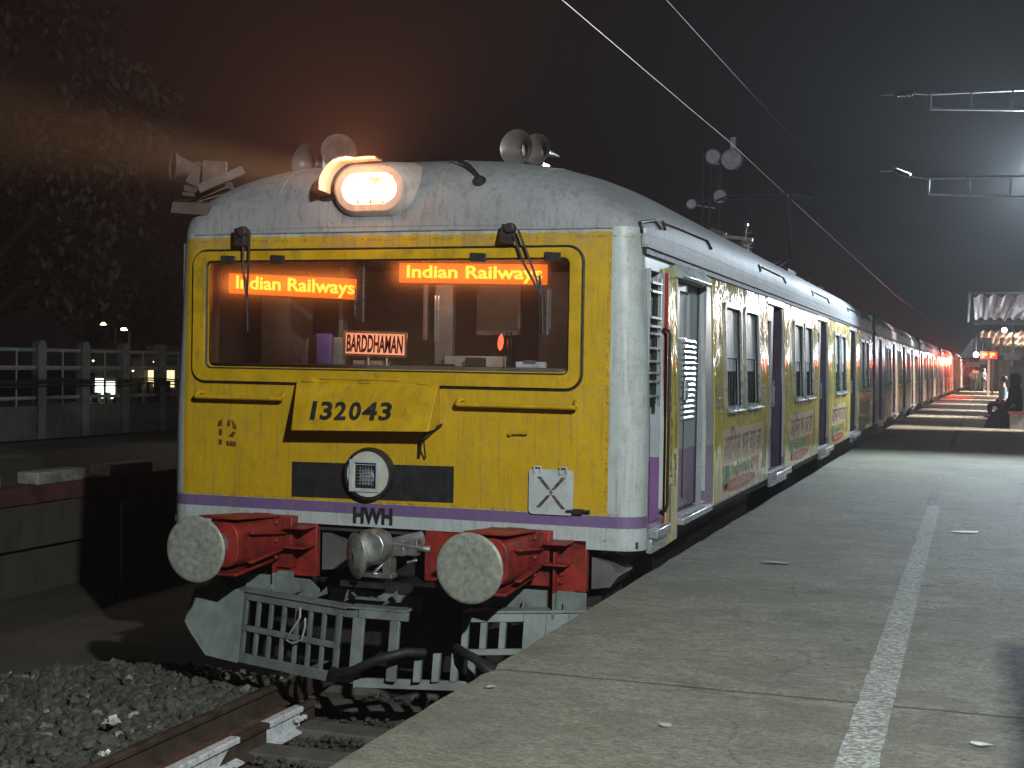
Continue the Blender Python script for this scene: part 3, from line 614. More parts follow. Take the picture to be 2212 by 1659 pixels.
# ------------ side details
def cabside():
    # narrow ladder recess
    b=MB(); b.bb(1.72,.215,1.2,1.73,.66,3.05); b.bb(1.66,.20,1.2,1.82,.212,3.0); b.bb(1.66,.645,1.2,1.82,.66,3.0); b.build('recess_lining',SP,lead)
    t=MB()
    for k,z in enumerate([2.90,2.84,2.66,2.60,2.55,2.45,2.36,2.28,2.22,2.12]+[]): t.bb(1.812,.22,z,1.835,.52,z+.016)
    t.bb(1.81,.50,2.05,1.83,.52,2.95); t.split('step_rung',SIL,lead)
    t=MB(); t.bb(1.795,.216,2.10,1.802,.52,2.92); t.build('vent_window',RUB,lead)
    t=MB(); t.tube([(1.83,.60,2.60),(1.875,.57,2.585),(1.885,.56,2.55),(1.885,.56,1.36),(1.87,.58,1.31),(1.83,.62,1.30)],.011,8); t.build('grab_rail',RUB,lead)
    t=MB(); t.bb(1.80,.655,1.06,1.846,.672,3.0); t.build('door_edge_strip',simple('red strip',(.30,.012,.008),.4),lead)
    # hanging yellow advert strip
    plate([(.675,1.05),(1.075,1.06),(1.085,3.08),(.675,3.03)],[],.012,SIDE(.010),[('v',1.9)]).build('advert_panel',AV,lead)
    for y,zz,h,s in ((.78,2.55,.8,'নতুন স্বাদ'),(.87,1.90,.55,'अब आपके'),(.97,2.05,.42,'घर में'),(.90,1.30,.50,'सबका अपना')):
        text_mesh(s,lambda a,b,c,y=y:(XS(b)+.018+c,y-b_off(a,y),b),0,0,1,1,.002,.01) if False else None
    tm=text_mesh('अब घर घर में सबका स्वाद',lambda a,b,c:(XS(a)+.0185+c,b,a),2.55,.76,1.20,.86,.002,.012); tm.build('advert_text',simple('brown ink',(.16,.08,.03),.4),lead)
    tm=text_mesh('अपना भरोसा हमेशा',lambda a,b,c:(XS(a)+.0185+c,b,a),2.30,.93,1.45,1.01,.002,.012); tm.build('advert_text',simple('brown ink',(.16,.08,.03),.4),lead)
    # cab door
    d=MB(); d.bb(1.69,1.08,1.2,1.71,2.24,3.0)
    d2=plate([(1.10,1.22),(2.22,1.22),(2.22,2.985),(1.10,2.985)],[rr(1.16,2.56,1.40,2.92),rr(1.50,2.56,1.90,2.92)],.03,lambda a,b,c:(1.735+c,a,b))
    do=d2.build('cab_door',SP,lead,.003)
    q=MB(); q.bb(1.722,1.14,2.5,1.728,2.0,2.95); q.build('door_window',LENS,do)
    q=MB()
    for k in range(15):
        z=1.93+k*.043; q.box((1.765,1.83,z),(.03,.44,.020),rz(0,-28,0))
    q.build('louvre',SIL,do)
    q=MB(); q.tube([(1.775,1.62,2.06),(1.79,1.56,2.08),(1.79,1.56,2.22),(1.775,1.62,2.24),(1.79,1.67,2.22),(1.79,1.67,2.08),(1.775,1.62,2.06)],.010,6); q.tube([(1.75,1.62,2.12),(1.80,1.62,2.12)],.02,8); q.tube([(1.75,1.62,2.19),(1.80,1.62,2.19)],.016,8); q.build('door_handle',SIL,do)
    q=MB(); q.bb(1.752,1.12,1.905,1.757,1.48,1.915); q.bb(1.752,1.475,1.3,1.757,1.49,1.91); q.bb(1.752,1.7,1.3,1.757,1.715,1.9); q.split('panel_seam',DKM,do)
    q=MB(); q.bb(1.68,2.222,1.2,1.82,2.235,3.0); q.bb(1.68,1.085,1.2,1.82,1.098,3.0); q.split('door_post',LGR,lead)
    q=MB(); q.tube([(1.752,2.21,1.22),(1.752,2.21,2.98)],.010,6); q.build('door_seal',RUB,lead)
    q=MB(); q.prism([(1.78,3.005),(1.86,2.985),(1.87,3.01),(1.81,3.10),(1.78,3.10)],lambda a,b:(a,1.06,b),lambda a,b:(a,2.22,b)); q.build('door_hood',LGR,lead,.006)
    q=MB(); q.bb(1.70,.21,1.155,1.90,.655,1.215); q.bb(1.70,1.09,1.155,1.90,2.24,1.205); q.bb(1.82,.21,1.05,1.86,.655,1.15); q.build('door_sill',SIL,lead,.006)
    q=MB()
    random.seed(4)
    for k in range(16): q.lathe([(0,.03),(.018,.02),(.02,0)],(1.67,.26+random.random()*.2,1.27+random.random()*.18),(1,-.3,0),8)
    q.tube([(1.68,.3,1.28),(1.74,.35,1.36),(1.70,.42,1.44),(1.74,.36,1.50)],.012,6); q.split('brake_cock',MTL,lead)
cabside()
def windows_doors(parent,wins,doors,detail=True):
    for a,b in wins:
        w=plate(rr(a-.032,WZ0-.055,b+.032,WZ1+.035,.09),[rr(a+.0,WZ0+.012,b-.012,WZ1-.012,.06)],.022,SIDE(.012)).build('window_frame',SIL,parent,.005)
        if detail:
            w2=plate(rr(a+.0,WZ0+.0,b-.0,WZ1-.0,.05),[rr(a+.022,WZ0+.022,b-.022,WZ1-.022,.04)],.012,SIDE(-.008)).build('inner_frame',RUB,w)
            q=MB(); q.box((XS(1.97)+.03,(a+b)/2,WZ0-.02),(.06,b-a+.02,.022),rz(0,14,0)); q.build('window_sill',SIL,w,.004)
            q=plate(rr(a+.01,2.42,b-.01,WZ1-.01),[],.008,SIDE(-.022)); q.build('shutter',LENS,w)
            q=plate(rr(a+.03,2.30,b-.12,2.41),[],.008,SIDE(-.030)); q.build('roller_blind',LENS,w)
            q=MB()
            for k in range(5): q.tube([(XS(2.1)-.045,a+.1+k*(b-a-.2)/4,1.96),(XS(2.1)-.045,a+.1+k*(b-a-.2)/4,2.40)],.012,6)
            q.split('window_bar',DKM,w)
        else:
            q=plate(rr(a+.01,2.35,b-.01,WZ1-.01),[],.008,SIDE(-.022)); q.build('shutter',LENS,w)
    for a,b in doors:
        d=plate([(a-.05,1.22),(a+.64,1.22),(a+.64,3.02),(a-.05,3.02)],[rr(a+.10,2.25,a+.48,2.85,.03)],.03,lambda A,B,Cc:(1.752+Cc,A,B)).build('sliding_door',SP,parent,.003)
        if detail:
            q=MB(); q.bb(1.73,a+.08,2.2,1.74,a+.5,2.9); q.build('door_window',INTD,d)
            q=MB(); q.tube([(1.76,a+.55,1.9),(1.80,a+.55,1.92),(1.80,a+.55,2.12),(1.76,a+.55,2.14)],.012,6); q.build('door_handle',SIL,d)
        q=MB(); q.tube([(1.66,a+.68,1.2),(1.66,a+.68,3.0)],.022,8); q.tube([(1.70,b-.14,1.95),(1.72,b-.14,2.2)],.014,6); q.build('grab_pole',SIL,parent)
        q=MB(); q.bb(1.70,b-.05,1.2,1.79,b-.008,3.0); q.build('door_jamb',DPUR,parent)
        q=MB(); q.bb(1.62,a-.0,1.14,1.93,b,1.205); q.bb(1.83,a,1.06,1.87,b,1.14); q.build('door_step',SIL,parent,.006)
        q=plate(rr(a-.04,3.035,b+.04,3.092),[],.012,SIDE(.006)); q.build('door_header',SIL,parent)
windows_doors(lead,WINS,DOORS,True)
def adplate(a,b,parent,mat,name='advert_panel'):
    H=[rr(x0-.03,WZ0-.035,x1+.03,WZ1+.03,.08) for x0,x1 in WINS if x0>a and x1<b]
    return plate([(a,1.165),(b,1.165),(b,3.088),(a,3.088)],H,.006,SIDE(.0035),[('v',1.9)]).build(name,mat,parent)
INK=simple('maroon ink',(.15,.035,.03),.3,0,.2,10,(.5,.4,.2),.5,0); GRN=simple('green ink',(.03,.17,.09),.3,0,.2,10,(.5,.45,.2),.4,0)
REDI=simple('red ink',(.38,.035,.025),.3,0,.2,10,(.5,.3,.2),.4,0); WINK=simple('pale ink',(.50,.40,.26),.3,0,.1,10,(.4,.3,.2),.3,0); BINK=simple('brown ink',(.16,.08,.03),.4)
ORI=simple('orange ink',(.40,.12,.05),.3,0,.2,10,(.5,.4,.2),.4,0)
SM=lambda off:(lambda a,b,c:(XS(b)+off+c,a,b))
for i,(a,b) in enumerate(ADS):
    po=adplate(a,b,lead,AV); 
    if i==3: po['label']='yellow wrap panel by the end of the carriage'
    s=a-2.585; e=.008
    text_mesh('आिमल भर का छा',SM(e),s+3.05,1.50,s+5.25,1.80,.0015,.014).build('advert_text',INK,po)
    q=plate(rr(s+2.97,1.475,s+5.3,1.78,.03),[],.0012,SM(.0072)); q.build('text_backing',WINK,po)
    text_mesh('पातंजिल',SM(e),s+3.42,1.34,s+4.52,1.465,.0015,.012).build('advert_text',GRN,po)
    plate([(s+2.99,1.46),(s+3.34,1.46),(s+3.31,1.33),(s+3.17,1.235),(s+3.03,1.33)],[],.0015,SM(e)).build('leaf_shield',GRN,po)
    q=MB()
    for yc in (4.68,4.95):
        V,Fc=plate_raw([(s+yc-.12,1.44),(s+yc-.06,1.47),(s+yc,1.45),(s+yc+.06,1.47),(s+yc+.12,1.44),(s+yc+.09,1.38),(s+yc,1.32),(s+yc-.09,1.38)],[],.0015); q.add([SM(e)(*v) for v in V],Fc)
    q.build('heart_mark',ORI,po)
    V=circ(s+3.95,1.262,.93,36,.062); ov=plate(V,[],.0015,SM(e)).build('red_oval',REDI,po)
    text_mesh('सबका अपना',SM(.0105),s+3.35,1.235,s+4.55,1.285,.0012,.01).build('oval_text',WINK,ov)
    q=MB()
    for k in range(3): q.add([SM(e)(s+5.33+k*.10,z,0) for z in (1.30,)]+[SM(e)(s+5.38+k*.10,1.30,0),SM(e)(s+5.40+k*.1,1.95-k*.12,0),SM(e)(s+5.36+k*.1,1.97-k*.12,0)],[(0,1,2,3)])
    q.build('spoon_mark',BINK,po)
    for yy in (a+.08,b-.52):
        q=MB()
        for k in range(4): q.add([SM(e)(yy,1.97+k*.055,0),SM(e)(yy+.34,1.97+k*.055,0),SM(e)(yy+.32,2.0+k*.055+.01,0),SM(e)(yy+.02,2.0+k*.055,0)],[(0,1,2,3)])
        q.build('small_print',BINK,po)
# roof insulator and pantograph
ri=MB(); yc=12.4; xi=.45
prof=[(.06,0)]
for k in range(8): prof+= [(.065,.03+k*.056),(.135,.047+k*.056),(.065,.064+k*.056)]
prof+=[(.05,.48),(.05,.50),(0,.50)]
ri.lathe(prof,(xi,yc,3.83),(0,0,1),20)
rio=ri.build('roof_insulator',CERA,lead)
q=MB(); q.box((xi-.10,yc,4.36),(.45,.12,.05),rz(0,8,0)); q.tube([(xi-.55,yc,4.50),(xi-.30,yc,4.40)],[.035,.05],8); q.tube([(xi,yc,4.35),(xi+.02,yc,4.55)],.018,6); q.lathe([(0,.05),(.035,.03),(.04,0)],(xi+.02,yc,4.55),(0,0,1),8); q.tube([(xi-.1,yc,4.34),(xi+.1,yc,4.46)],.012,6); q.build('insulator_terminal',MTL,rio)
pt=MB(); y0=16.9
pt.tube([(-.85,y0,5.50),(-.6,y0,5.60),(.6,y0,5.60),(.95,y0,5.52)],.022,6); pt.tube([(-.8,y0+.35,5.56),(.9,y0+.35,5.56)],.018,6)
pt.tube([(.45,y0+.2,5.55),(.38,y0+1.6,4.50),(.30,y0+1.0,4.42)],.028,6); pt.tube([(-.4,y0+.2,5.55),(.15,y0+1.6,4.50)],.024,6)
pt.tube([(.3,y0+1.6,4.52),(.25,y0-.3,4.12),(-.35,y0-.3,4.10)],.035,6); pt.tube([(.15,y0+1.7,4.50),(-.15,y0-.1,4.12)],.03,6)
pt.bb(-.7,y0-.6,4.05,.75,y0-.5,4.12); pt.bb(-.7,y0+1.5,4.05,.75,y0+1.6,4.12)
for xx in (-.6,.65):
    for yy in (y0-.55,y0+1.55): pt.lathe([(.05,0),(.09,.04),(.05,.08),(.09,.12),(.05,.18)],(xx,yy,3.87),(0,0,1),12)
pt.build('pantograph',simple('pantograph metal',(.05,.045,.045),.45,.4),lead)
q=MB()
for yy in (14.2,18.8): q.bb(-.9,yy,3.86,.9,yy+.9,4.02)
q.tube([(.6,13.3,3.83),(.8,14.0,3.95),(.95,14.6,3.90),(1.0,15.4,3.80)],.03,6); q.split('roof_equipment',DKM,lead,.02)

# ================================================================== FOLLOWING COACHES
c2=empty('train_carriage',(0,0,0))
b=side_wall(False); b.build('body_shell',SP,c2)
fw=MB(); fw.add([(-XS(z),y,z) for y in (.0,L) for z in (1.15,1.9,3.14)],[(0,1,4,3),(1,2,5,4)]); fw.add([(x,yy,z) for yy in (.02,L) for x in (-1.8,1.79) for z in (1.15,3.55)],[(0,1,3,2),(4,5,7,6)]); fw.bb(-1.8,.05,1.1,1.8,L,1.145); fw.build('end_wall',INTD,c2)
rfm=roof_mesh(0,L,False); 
rfm.build('roof',RP,c2)
g=MB(); g.bb(XS(3.1)-.01,.0,3.095,XS(3.1)+.03,L,3.15); g.build('gutter',RUB,c2)
for a,bb_ in ((.8,2.8),(5.35,7.3),(10.1,12.2),(15.4,17.2)):
    t=MB(); t.tube([roofpt(a,.004,.010),roofpt(a+.02,.016,.010),roofpt(bb_-.10,.016,.010),roofpt(bb_,.004,.010)],.013,6); t.build('rain_strip',RUB,c2)
windows_doors(c2,WINS,DOORS+[(.95,2.1)],False)
for a,bb_ in ADS: adplate(a,bb_,c2,DV,'wrap_panel')
ufm=MB(); ufm.bb(-1.45,.3,.55,1.45,20.6,1.09); ufm.bb(-1.3,L+.0,.8,1.3,L+.9,3.2)
for y in (1.6,4.0,16.5,19.0):
    for sx in (-1,1): ufm.lathe([(0,.07),(.455,.05),(.47,-.07),(0,-.07)],(sx*.86,y,.455),(1,0,0),16)
ufm.build('underframe',DKM,c2)
LB=['second carriage, dim and brownish, coupled right behind the yellow nosed one','third carriage from the front, lit warm cream beside the dark shelter','fourth carriage from the front, catching a red glow from the display','fifth carriage from the front, small and red tinted along its top','last small carriage at the far right end of the train']
for i in range(5):
    o=c2 if i==0 else copy_tree(c2)
    y=21.8*(i+1); o.location=(bend(y),y,0); o.rotation_euler=(0,0,-math.atan((bend(y+20.9)-bend(y))/20.9)); tag(o,LB[i],'train carriage','carriages of the train')

# items resting on the cab shelf
db=MB(); db.add([(-.535,.33,2.389),(-.045,.33,2.380),(-.038,.335,2.546),(-.528,.335,2.556),(-.535,.35,2.389),(-.045,.35,2.380),(-.038,.355,2.546),(-.528,.355,2.556)],[(0,1,2,3),(4,7,6,5),(0,4,5,1),(1,5,6,2),(2,6,7,3),(3,7,4,0)])
dbo=db.build('destination_board',simple('glowing board paint',(.80,.36,.20),.5,0,.05,4,(.5,.3,.2),.15,0))
dbo.data.materials[0].node_tree.nodes['Principled BSDF'].inputs['Emission Color'].default_value=(1,.33,.17,1); dbo.data.materials[0].node_tree.nodes['Principled BSDF'].inputs['Emission Strength'].default_value=1.25  # glow added to brighten the board, which is no lamp
tag(dbo,'small cream destination board lettered BARDDHAMAN propped inside the windscreen','sign')
text_mesh('BARDDHAMAN',lambda a,b_,c:(a+(b_-2.39)*.05,.324+c,b_-(a+.53)*.018),-.520,2.404,-.066,2.534,.002,.030).build('sign_text',simple('maroon text',(.05,.002,.002),.5),dbo)
q=plate(rr(-.543,2.374,-.032,2.562),[rr(-.528,2.392,-.045,2.546)],.012,lambda a,b_,c:(a,.326+c,b_-(a+.53)*.018)); q.build('sign_frame',simple('wood trim',(.25,.16,.10),.5),dbo)
q=MB(); q.tube([(-.35,.35,2.26),(-.35,.35,2.38)],.012,6); q.tube([(-.20,.35,2.26),(-.20,.35,2.38)],.012,6); q.build('sign_leg',MTL,dbo)
def prop(name,boxes,mat,label,cat,extra=None):
    m_=MB()
    for bx in boxes: m_.bb(*bx)
    o=m_.build(name,mat,None,.003); tag(o,label,cat); return o
prop('folder',[(-.75,.29,2.308,-.635,.33,2.535)],simple('violet card',(.24,.17,.60),.5),'upright violet folder behind the lower left of the windscreen','folder')
prop('control_box',[(-.84,.33,2.308,-.76,.40,2.52)],simple('dark maroon box',(.05,.02,.02),.5),'dark maroon box left of the violet folder on the cab shelf','box')
o=plate(rr(-.90,2.30,-.77,2.52,.05),[],.02,FRONT(.42)).build('cab_mirror',simple('mirror grey',(.35,.36,.30),.3)); tag(o,'rounded grey mirror behind the dark box on the cab shelf','mirror')
prop('canister',[(-.63,.33,2.308,-.56,.40,2.51)],simple('pale green tin',(.30,.38,.32),.5),'pale green tin just right of the violet folder','tin')
prop('notebook',[(.15,.30,2.308,.33,.38,2.325)],simple('dark cover',(.03,.025,.025),.5),'dark notebook with a white top edge lying on the cab shelf','notebook')
prop('black_case',[(.44,.30,2.308,.58,.36,2.375)],simple('case',(.045,.05,.045),.6),'small dark green case on the cab shelf right of the notebook','case')
cb=prop('clipboard',[(.84,.26,2.308,1.06,.30,2.350)],simple('paper',(.62,.66,.72),.5),'white clipboard with papers at the lower right of the windscreen','clipboard')
q=MB(); q.bb(.90,.252,2.338,.99,.259,2.362); q.build('clip',MTL,cb)
prop('paper_stack',[(-.50,.40,2.308,-.22,.48,2.34),(.24,.40,2.308,.72,.46,2.385)],simple('old paper',(.40,.37,.31),.6),'low stacks of papers lying along the cab shelf','papers')
q=MB(); q.tube([(.775,.32,2.308),(.775,.32,2.45),(.765,.32,2.56)],[.028,.026,.022],10); o=q.build('water_bottle',glassy('bottle plastic',(.75,.85,.9),.3)); tag(o,'clear plastic water bottle standing on the cab shelf','bottle')
q=MB(); q.lathe([(0,0),(.016,.02),(.022,.06),(.016,.10),(0,.125)],(.712,.28,2.425),(.08,0,1),12); o=q.build('indicator_lamp',emit('red indicator',(1,.12,.05),3.0)); tag(o,'small glowing red indicator inside the windscreen','indicator lamp')

# ================================================================== GROUND, TRACK
def mat_ground():
    s=NT('ground soil'); n=s.ramp(s.noise(1.3,8),.3,.7)
    s.base(s.mix(n,(.055,.045,.036),(.12,.10,.08))); s.rough(.9); s.bump(s.noise(9,10,(1,1,1),.75),.9,.05); return s.m
g=MB(); N=60
g.add([(-260+520*i/N,-60+460*j/N,-.24+.0*i) for j in range(N+1) for i in range(N+1)],[(j*(N+1)+i,j*(N+1)+i+1,(j+1)*(N+1)+i+1,(j+1)*(N+1)+i) for j in range(N) for i in range(N)])
tag(g.build('ground',mat_ground()),'dark earth beside the railway track',None,None,'structure')
def rail(x0,y0,y1,z=0,name='rail',mat=None,rot=0):
    pr=[(-.07,-.165),(.07,-.165),(.07,-.155),(.012,-.135),(.010,-.045),(.036,-.032),(.036,-.006),(.028,0),(-.028,0),(-.036,-.006),(-.036,-.032),(-.010,-.045),(-.012,-.135),(-.07,-.155)]
    m_=MB(); m_.prism(pr,lambda u,v:(x0+u,y0,z+v),lambda u,v:(x0+u+rot,y1,z+v)); return m_
RST=simple('rusty rail steel',(.15,.085,.055),.6,.3,.35,7,(.05,.03,.02),.6,.3,30)
RTOP=simple('rail',(.09,.065,.05),.55,.4,.3,7)
o=rail(-.80,-14,60).build('rail',RTOP); tag(o,'brown running rail at the lower left leading under the train','rail','rails of the near track')
o=rail(.875,-14,60).build('rail',RTOP); tag(o,'running rail close along the platform wall','rail','rails of the near track')
o=rail(-.46,-9,-.30,-.045,rot=.03).build('guard_rail',RTOP); tag(o,'short inner guard rail with white painted lengths','rail','rails of the near track')
WP=simple('whitewash',(.60,.62,.64),.6,0,.12,14,(.12,.10,.08),.7)
for a,b in ((-2.16,-1.36),(-.98,-.52)):
    q=MB(); x_=-.46+.03*(a+9)/8.7
    q.prism([(.0,-.21),(.073,-.208),(.073,-.197),(.014,-.178),(.0125,-.092),(.039,-.078),(.039,-.050),(.030,-.042),(-.030,-.042),(-.030,-.07)],lambda u,v:(x_+u,a,v),lambda u,v:(x_+u,b,v))
    q.build('painted_length',WP,o)
q=MB()
for k in range(3): q.lathe([(0,.03),(.016,.03),(.018,0)],(-.40,-.62+k*.05,-.12),(1,0,.2),8)
q.build('fishplate_bolt',WP,o)
q=MB(); q.add([(-.76,-9,-.15),(-.76,-.2,-.15),(-.50,-9,-.185),(-.48,-.2,-.185)],[(0,1,3,2)]); o=q.build('rail_bed',RST); tag(o,'rusty brown strip of packed grit between the two rails',None,None,'structure')
sl=MB()
for k in range(40): 
    y=-13+k*.62
    sl.bb(-1.35,y,-.30,1.35,y+.25,-.172-.012*random.random())
tag(sl.build('sleepers',simple('sleeper concrete',(.11,.10,.09),.8),None,.01),'concrete sleepers mostly buried in ballast under the rails',None,None,'stuff')
def rocks(name,n,region,size,zf,mat,seed=1,kinds=7):
    random.seed(seed); base=[]
    for k in range(kinds):
        bm=bmesh.new(); bmesh.ops.create_icosphere(bm,subdivisions=1,radius=1)
        sc=Vector((random.uniform(.7,1.25),random.uniform(.6,1.1),random.uniform(.45,.8)))
        for v in bm.verts: v.co=Vector((v.co.x*sc.x,v.co.y*sc.y,v.co.z*sc.z))*random.uniform(.72,1.18)
        bm.verts.index_update(); base.append(([v.co.copy() for v in bm.verts],[tuple(q.index for q in f.verts) for f in bm.faces])); bm.free()
    mb=MB()
    for i in range(n):
        p=region(); 
        if p is None: continue
        V,Fc=random.choice(base); s=size*random.choice((.55,.8,1,1,1.2,1.5)); rt=Matrix.Rotation(random.uniform(0,6.3),3,'Z')@Matrix.Rotation(random.uniform(-.9,.9),3,'X')@Matrix.Rotation(random.uniform(-.7,.7),3,'Y')
        c=Vector((p[0],p[1],zf(*p)+s*random.uniform(-.1,.55)))
        mb.add([c+(rt@v)*s for v in V],Fc)
    return mb.build(name,mat,None,0,False)
def mat_stone():
    s=NT('ballast stone'); gi=s.t.nodes.new('ShaderNodeNewGeometry')
    rmp=s.t.nodes.new('ShaderNodeValToRGB'); s.L(gi.outputs['Random Per Island'],rmp.inputs[0])
    e=rmp.color_ramp.elements; e[0].color=(.045,.048,.041,1); e[1].color=(.17,.165,.14,1); 
    for p,c in ((.35,(.078,.078,.066,1)),(.7,(.11,.10,.08,1)),(.97,(.14,.135,.12,1)),(.985,(.42,.42,.40,1))): x=e.new(p); x.color=c
    s.base(s.mix(s.ramp(s.noise(18,5),.35,.7),rmp.outputs[0],(.05,.048,.04))); s.rough(.75); s.bump(s.noise(60,5),.5,.006); return s.m
ST=mat_stone()
def bz(x,y): 
    h=-.13 if x>-2.6 else -.13-(-2.6-x)*.16
    if y>.1: h-= (y-.1)*.12
    return h+.05*mn.noise(Vector((x*1.3,y*1.3,0)))
hb_=MB(); nx,ny=40,60
hb_.add([(-6+5.15*i/nx,-12+15*j/ny,bz(-6+5.15*i/nx,-12+15*j/ny)-.02) for j in range(ny+1) for i in range(nx+1)],[(j*(nx+1)+i,j*(nx+1)+i+1,(j+1)*(nx+1)+i+1,(j+1)*(nx+1)+i) for j in range(ny) for i in range(nx)])
tag(hb_.build('ballast_bed',mat_ground()),'sloping bed of dark grit under the track ballast',None,None,'structure')
def reg_left():
    x=random.uniform(-3.6,-.87); y=random.uniform(-3.4,.75)
    lim=.70-.10*abs(x+2.4)+.12*mn.noise(Vector((x*3,y*3,4)))
    return (x,y) if y<lim else None
tag(rocks('ballast',6500,reg_left,.044,bz,ST),'grey broken ballast stones heaped left of the rail',None,None,'stuff')
def reg_mid(): return (random.uniform(-.40,1.66),random.uniform(-4.6,1.5))
DS=simple('cinder stone',(.045,.04,.036),.8,0,.4,20)
o=rocks('cinders',3200,reg_mid,.022,lambda x,y:-.215,DS,3); tag(o,'dark cinders and grit between the rail and the platform wall',None,None,'stuff')
# bits of litter
random.seed(11)
for i,(x,y,z,lab,s) in enumerate(((-1.33,-1.35,-.06,'crumpled white plastic scrap on the ballast beside the rail',.06),(-.86+.0,-2.1,-.02,'small pale scrap at the foot of the running rail',.03))):
    q=MB()
    for k in range(7): q.box((x+random.uniform(-s,s),y+random.uniform(-s,s),z+.02),(s*.9,s*.7,.003),Matrix.Rotation(random.uniform(-1,1),3,'X')@Matrix.Rotation(random.uniform(-1,1),3,'Y')@Matrix.Rotation(random.uniform(0,6),3,'Z'))
    tag(q.build('plastic_scrap',simple('pale plastic',(.55,.60,.58),.4)),lab,'litter')

# ================================================================== PLATFORM
def mat_platform():
    s=NT('platform concrete'); x,y,z=s.xyz()
    n=s.ramp(s.noise(.55,7,(1,1,1),.65),.4,.6); n2=s.ramp(s.noise(6,8,(1,2.2,1),.75),.40,.60); n3=s.ramp(s.noise(48,5,(1,1.4,1),.8),.42,.60)
    c=s.mix(n,(.37,.352,.26),(.50,.48,.365)); c=s.mix(s.mth('MULTIPLY',n2,.5),c,(.20,.195,.155)); c=s.mix(s.mth('MULTIPLY',n3,.6),c,(.13,.125,.098))
    c=s.mix(s.ramp(s.noise(20,6,(1,2.0,1),.8),.50,.58,0,.6),c,(.12,.115,.09)); c=s.mix(s.ramp(s.noise(2.2,7,(1,1.6,1),.7),.50,.58,0,.45),c,(.17,.148,.10)); c=s.mix(s.ramp(s.noise(.8,6,(1,1.3,1),.7),.52,.58,0,.40),c,(.15,.14,.105)); c=s.mix(s.ramp(s.noise(85,3,(1,1.4,1),.8),.55,.62,0,.5),c,(.07,.065,.05)); c=s.mix(s.ramp(s.noise(31,5,(1,1.5,1),.8),.56,.66,0,.45),c,(.42,.41,.37))
    c=s.mix(s.ramp(s.noise(130,2),.68,.74,0,.6),c,(.55,.55,.52))
    c=s.mix(s.mth('MULTIPLY',s.ramp(s.noise(1.7,6,(1,2.5,1)),.5,.68),.4),c,(.27,.26,.235))
    vd=s.vor(1.15,(1,.55,1),'DISTANCE_TO_EDGE'); wv=s.mth('ADD',vd,s.ramp(s.noise(4,8,(1,1,1),.8),.3,.7,-.03,.03))
    c=s.mix(s.mth('MULTIPLY',s.mth('MULTIPLY',s.ramp(s.mth('ABSOLUTE',wv),.010,.003),s.ramp(s.noise(.9,2),.53,.60)),.45),c,(.05,.045,.035))
    # shadow painted into the concrete as a soft black patch with pale specks
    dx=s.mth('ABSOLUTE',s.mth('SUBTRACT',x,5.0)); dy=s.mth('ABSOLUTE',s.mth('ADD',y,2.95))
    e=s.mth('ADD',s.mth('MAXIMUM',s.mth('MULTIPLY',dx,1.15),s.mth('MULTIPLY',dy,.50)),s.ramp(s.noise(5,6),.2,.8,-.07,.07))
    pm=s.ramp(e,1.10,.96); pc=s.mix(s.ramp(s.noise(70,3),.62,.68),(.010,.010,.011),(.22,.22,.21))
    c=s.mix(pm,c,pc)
    s.base(c); s.rough(s.ramp(n3,0,1,.62,.85)); h=s.mth('ADD',s.noise(45,8,(1,1.6,1),.8),s.mth('MULTIPLY',s.noise(7,5,(1,2,1)),1.2)); s.bump(h,1.0,.03); return s.m
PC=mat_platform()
EX=1.70
joints=[-14,-2.62,7.05,16.6,26,35.5,45,55,70,90,120,160,220]
pf=MB()
for a,b in zip(joints[:-1],joints[1:]):
    ny=max(2,int((b-a)/ (.12 if b<10 else 1.2))); rows=[]
    for j in range(ny+1):
        y=a+.006+(b-a-.012)*j/ny; ex=EX+bend(y)+(.016*mn.noise(Vector((0,y*2.2,1)))+.010*mn.noise(Vector((0,y*9,3))) if y<14 else 0)
        if abs(y+2.62)<.14: ex+=.035*(1-abs(y+2.62)/.14)
        jz=.012*mn.noise(Vector((3,y*.6,0))) if y<10 else 0
        jag=.010*mn.noise(Vector((0,0,5))) 
        rows.append([(ex+.014,y,.55),(ex,y,.80),(ex+.012,y,.834),(ex+.035,y,.84),(2.3+bend(y),y,.84),(12,y,.84)])
    q=6; fl_=[p for r_ in rows for p in r_]
    # jagged joint line
    for i in range(q):
        x,y,z=fl_[i]; fl_[i]=(x,y+.0,z)
    pf.add(fl_,[(j*q+k,j*q+k+1,(j+1)*q+k+1,(j+1)*q+k) for j in range(ny) for k in range(q-1)])
pf.add([(1.76,-14,.80),(12,-14,.80),(12,120,.80),(1.76,30,.80)],[(0,1,2,3)])
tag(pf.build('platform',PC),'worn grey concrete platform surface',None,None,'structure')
pw_=MB(); pts=[-14,0,20,40,60,80,100,130,160,220]
for a,b in zip(pts[:-1],pts[1:]): pw_.add([(1.80+bend(a),a,-.25),(1.80+bend(b),b,-.25),(1.80+bend(b),b,.79),(1.80+bend(a),a,.79)],[(0,1,2,3)])
tag(pw_.build('platform_wall',simple('sooty masonry',(.05,.045,.04),.9)),'dark masonry face of the platform',None,None,'structure')
def mat_line():
    s=NT('worn line paint'); t=s.t
    s.base(s.mix(s.ramp(s.noise(9,6),.3,.7),(.44,.46,.44),(.58,.60,.57))); s.rough(.7)
    tr=t.nodes.new('ShaderNodeBsdfTransparent'); mx=t.nodes.new('ShaderNodeMixShader')
    s.L(s.ramp(s.noise(34,7,(1,2.2,1),.8),.43,.55,.88,.05),mx.inputs[0]); s.L(tr.outputs[0],mx.inputs[1]); s.L(s.b.outputs[0],mx.inputs[2]); s.L(mx.outputs[0],t.nodes['Material Output'].inputs[0]); return s.m
ln=MB(); nn=150; V=[]
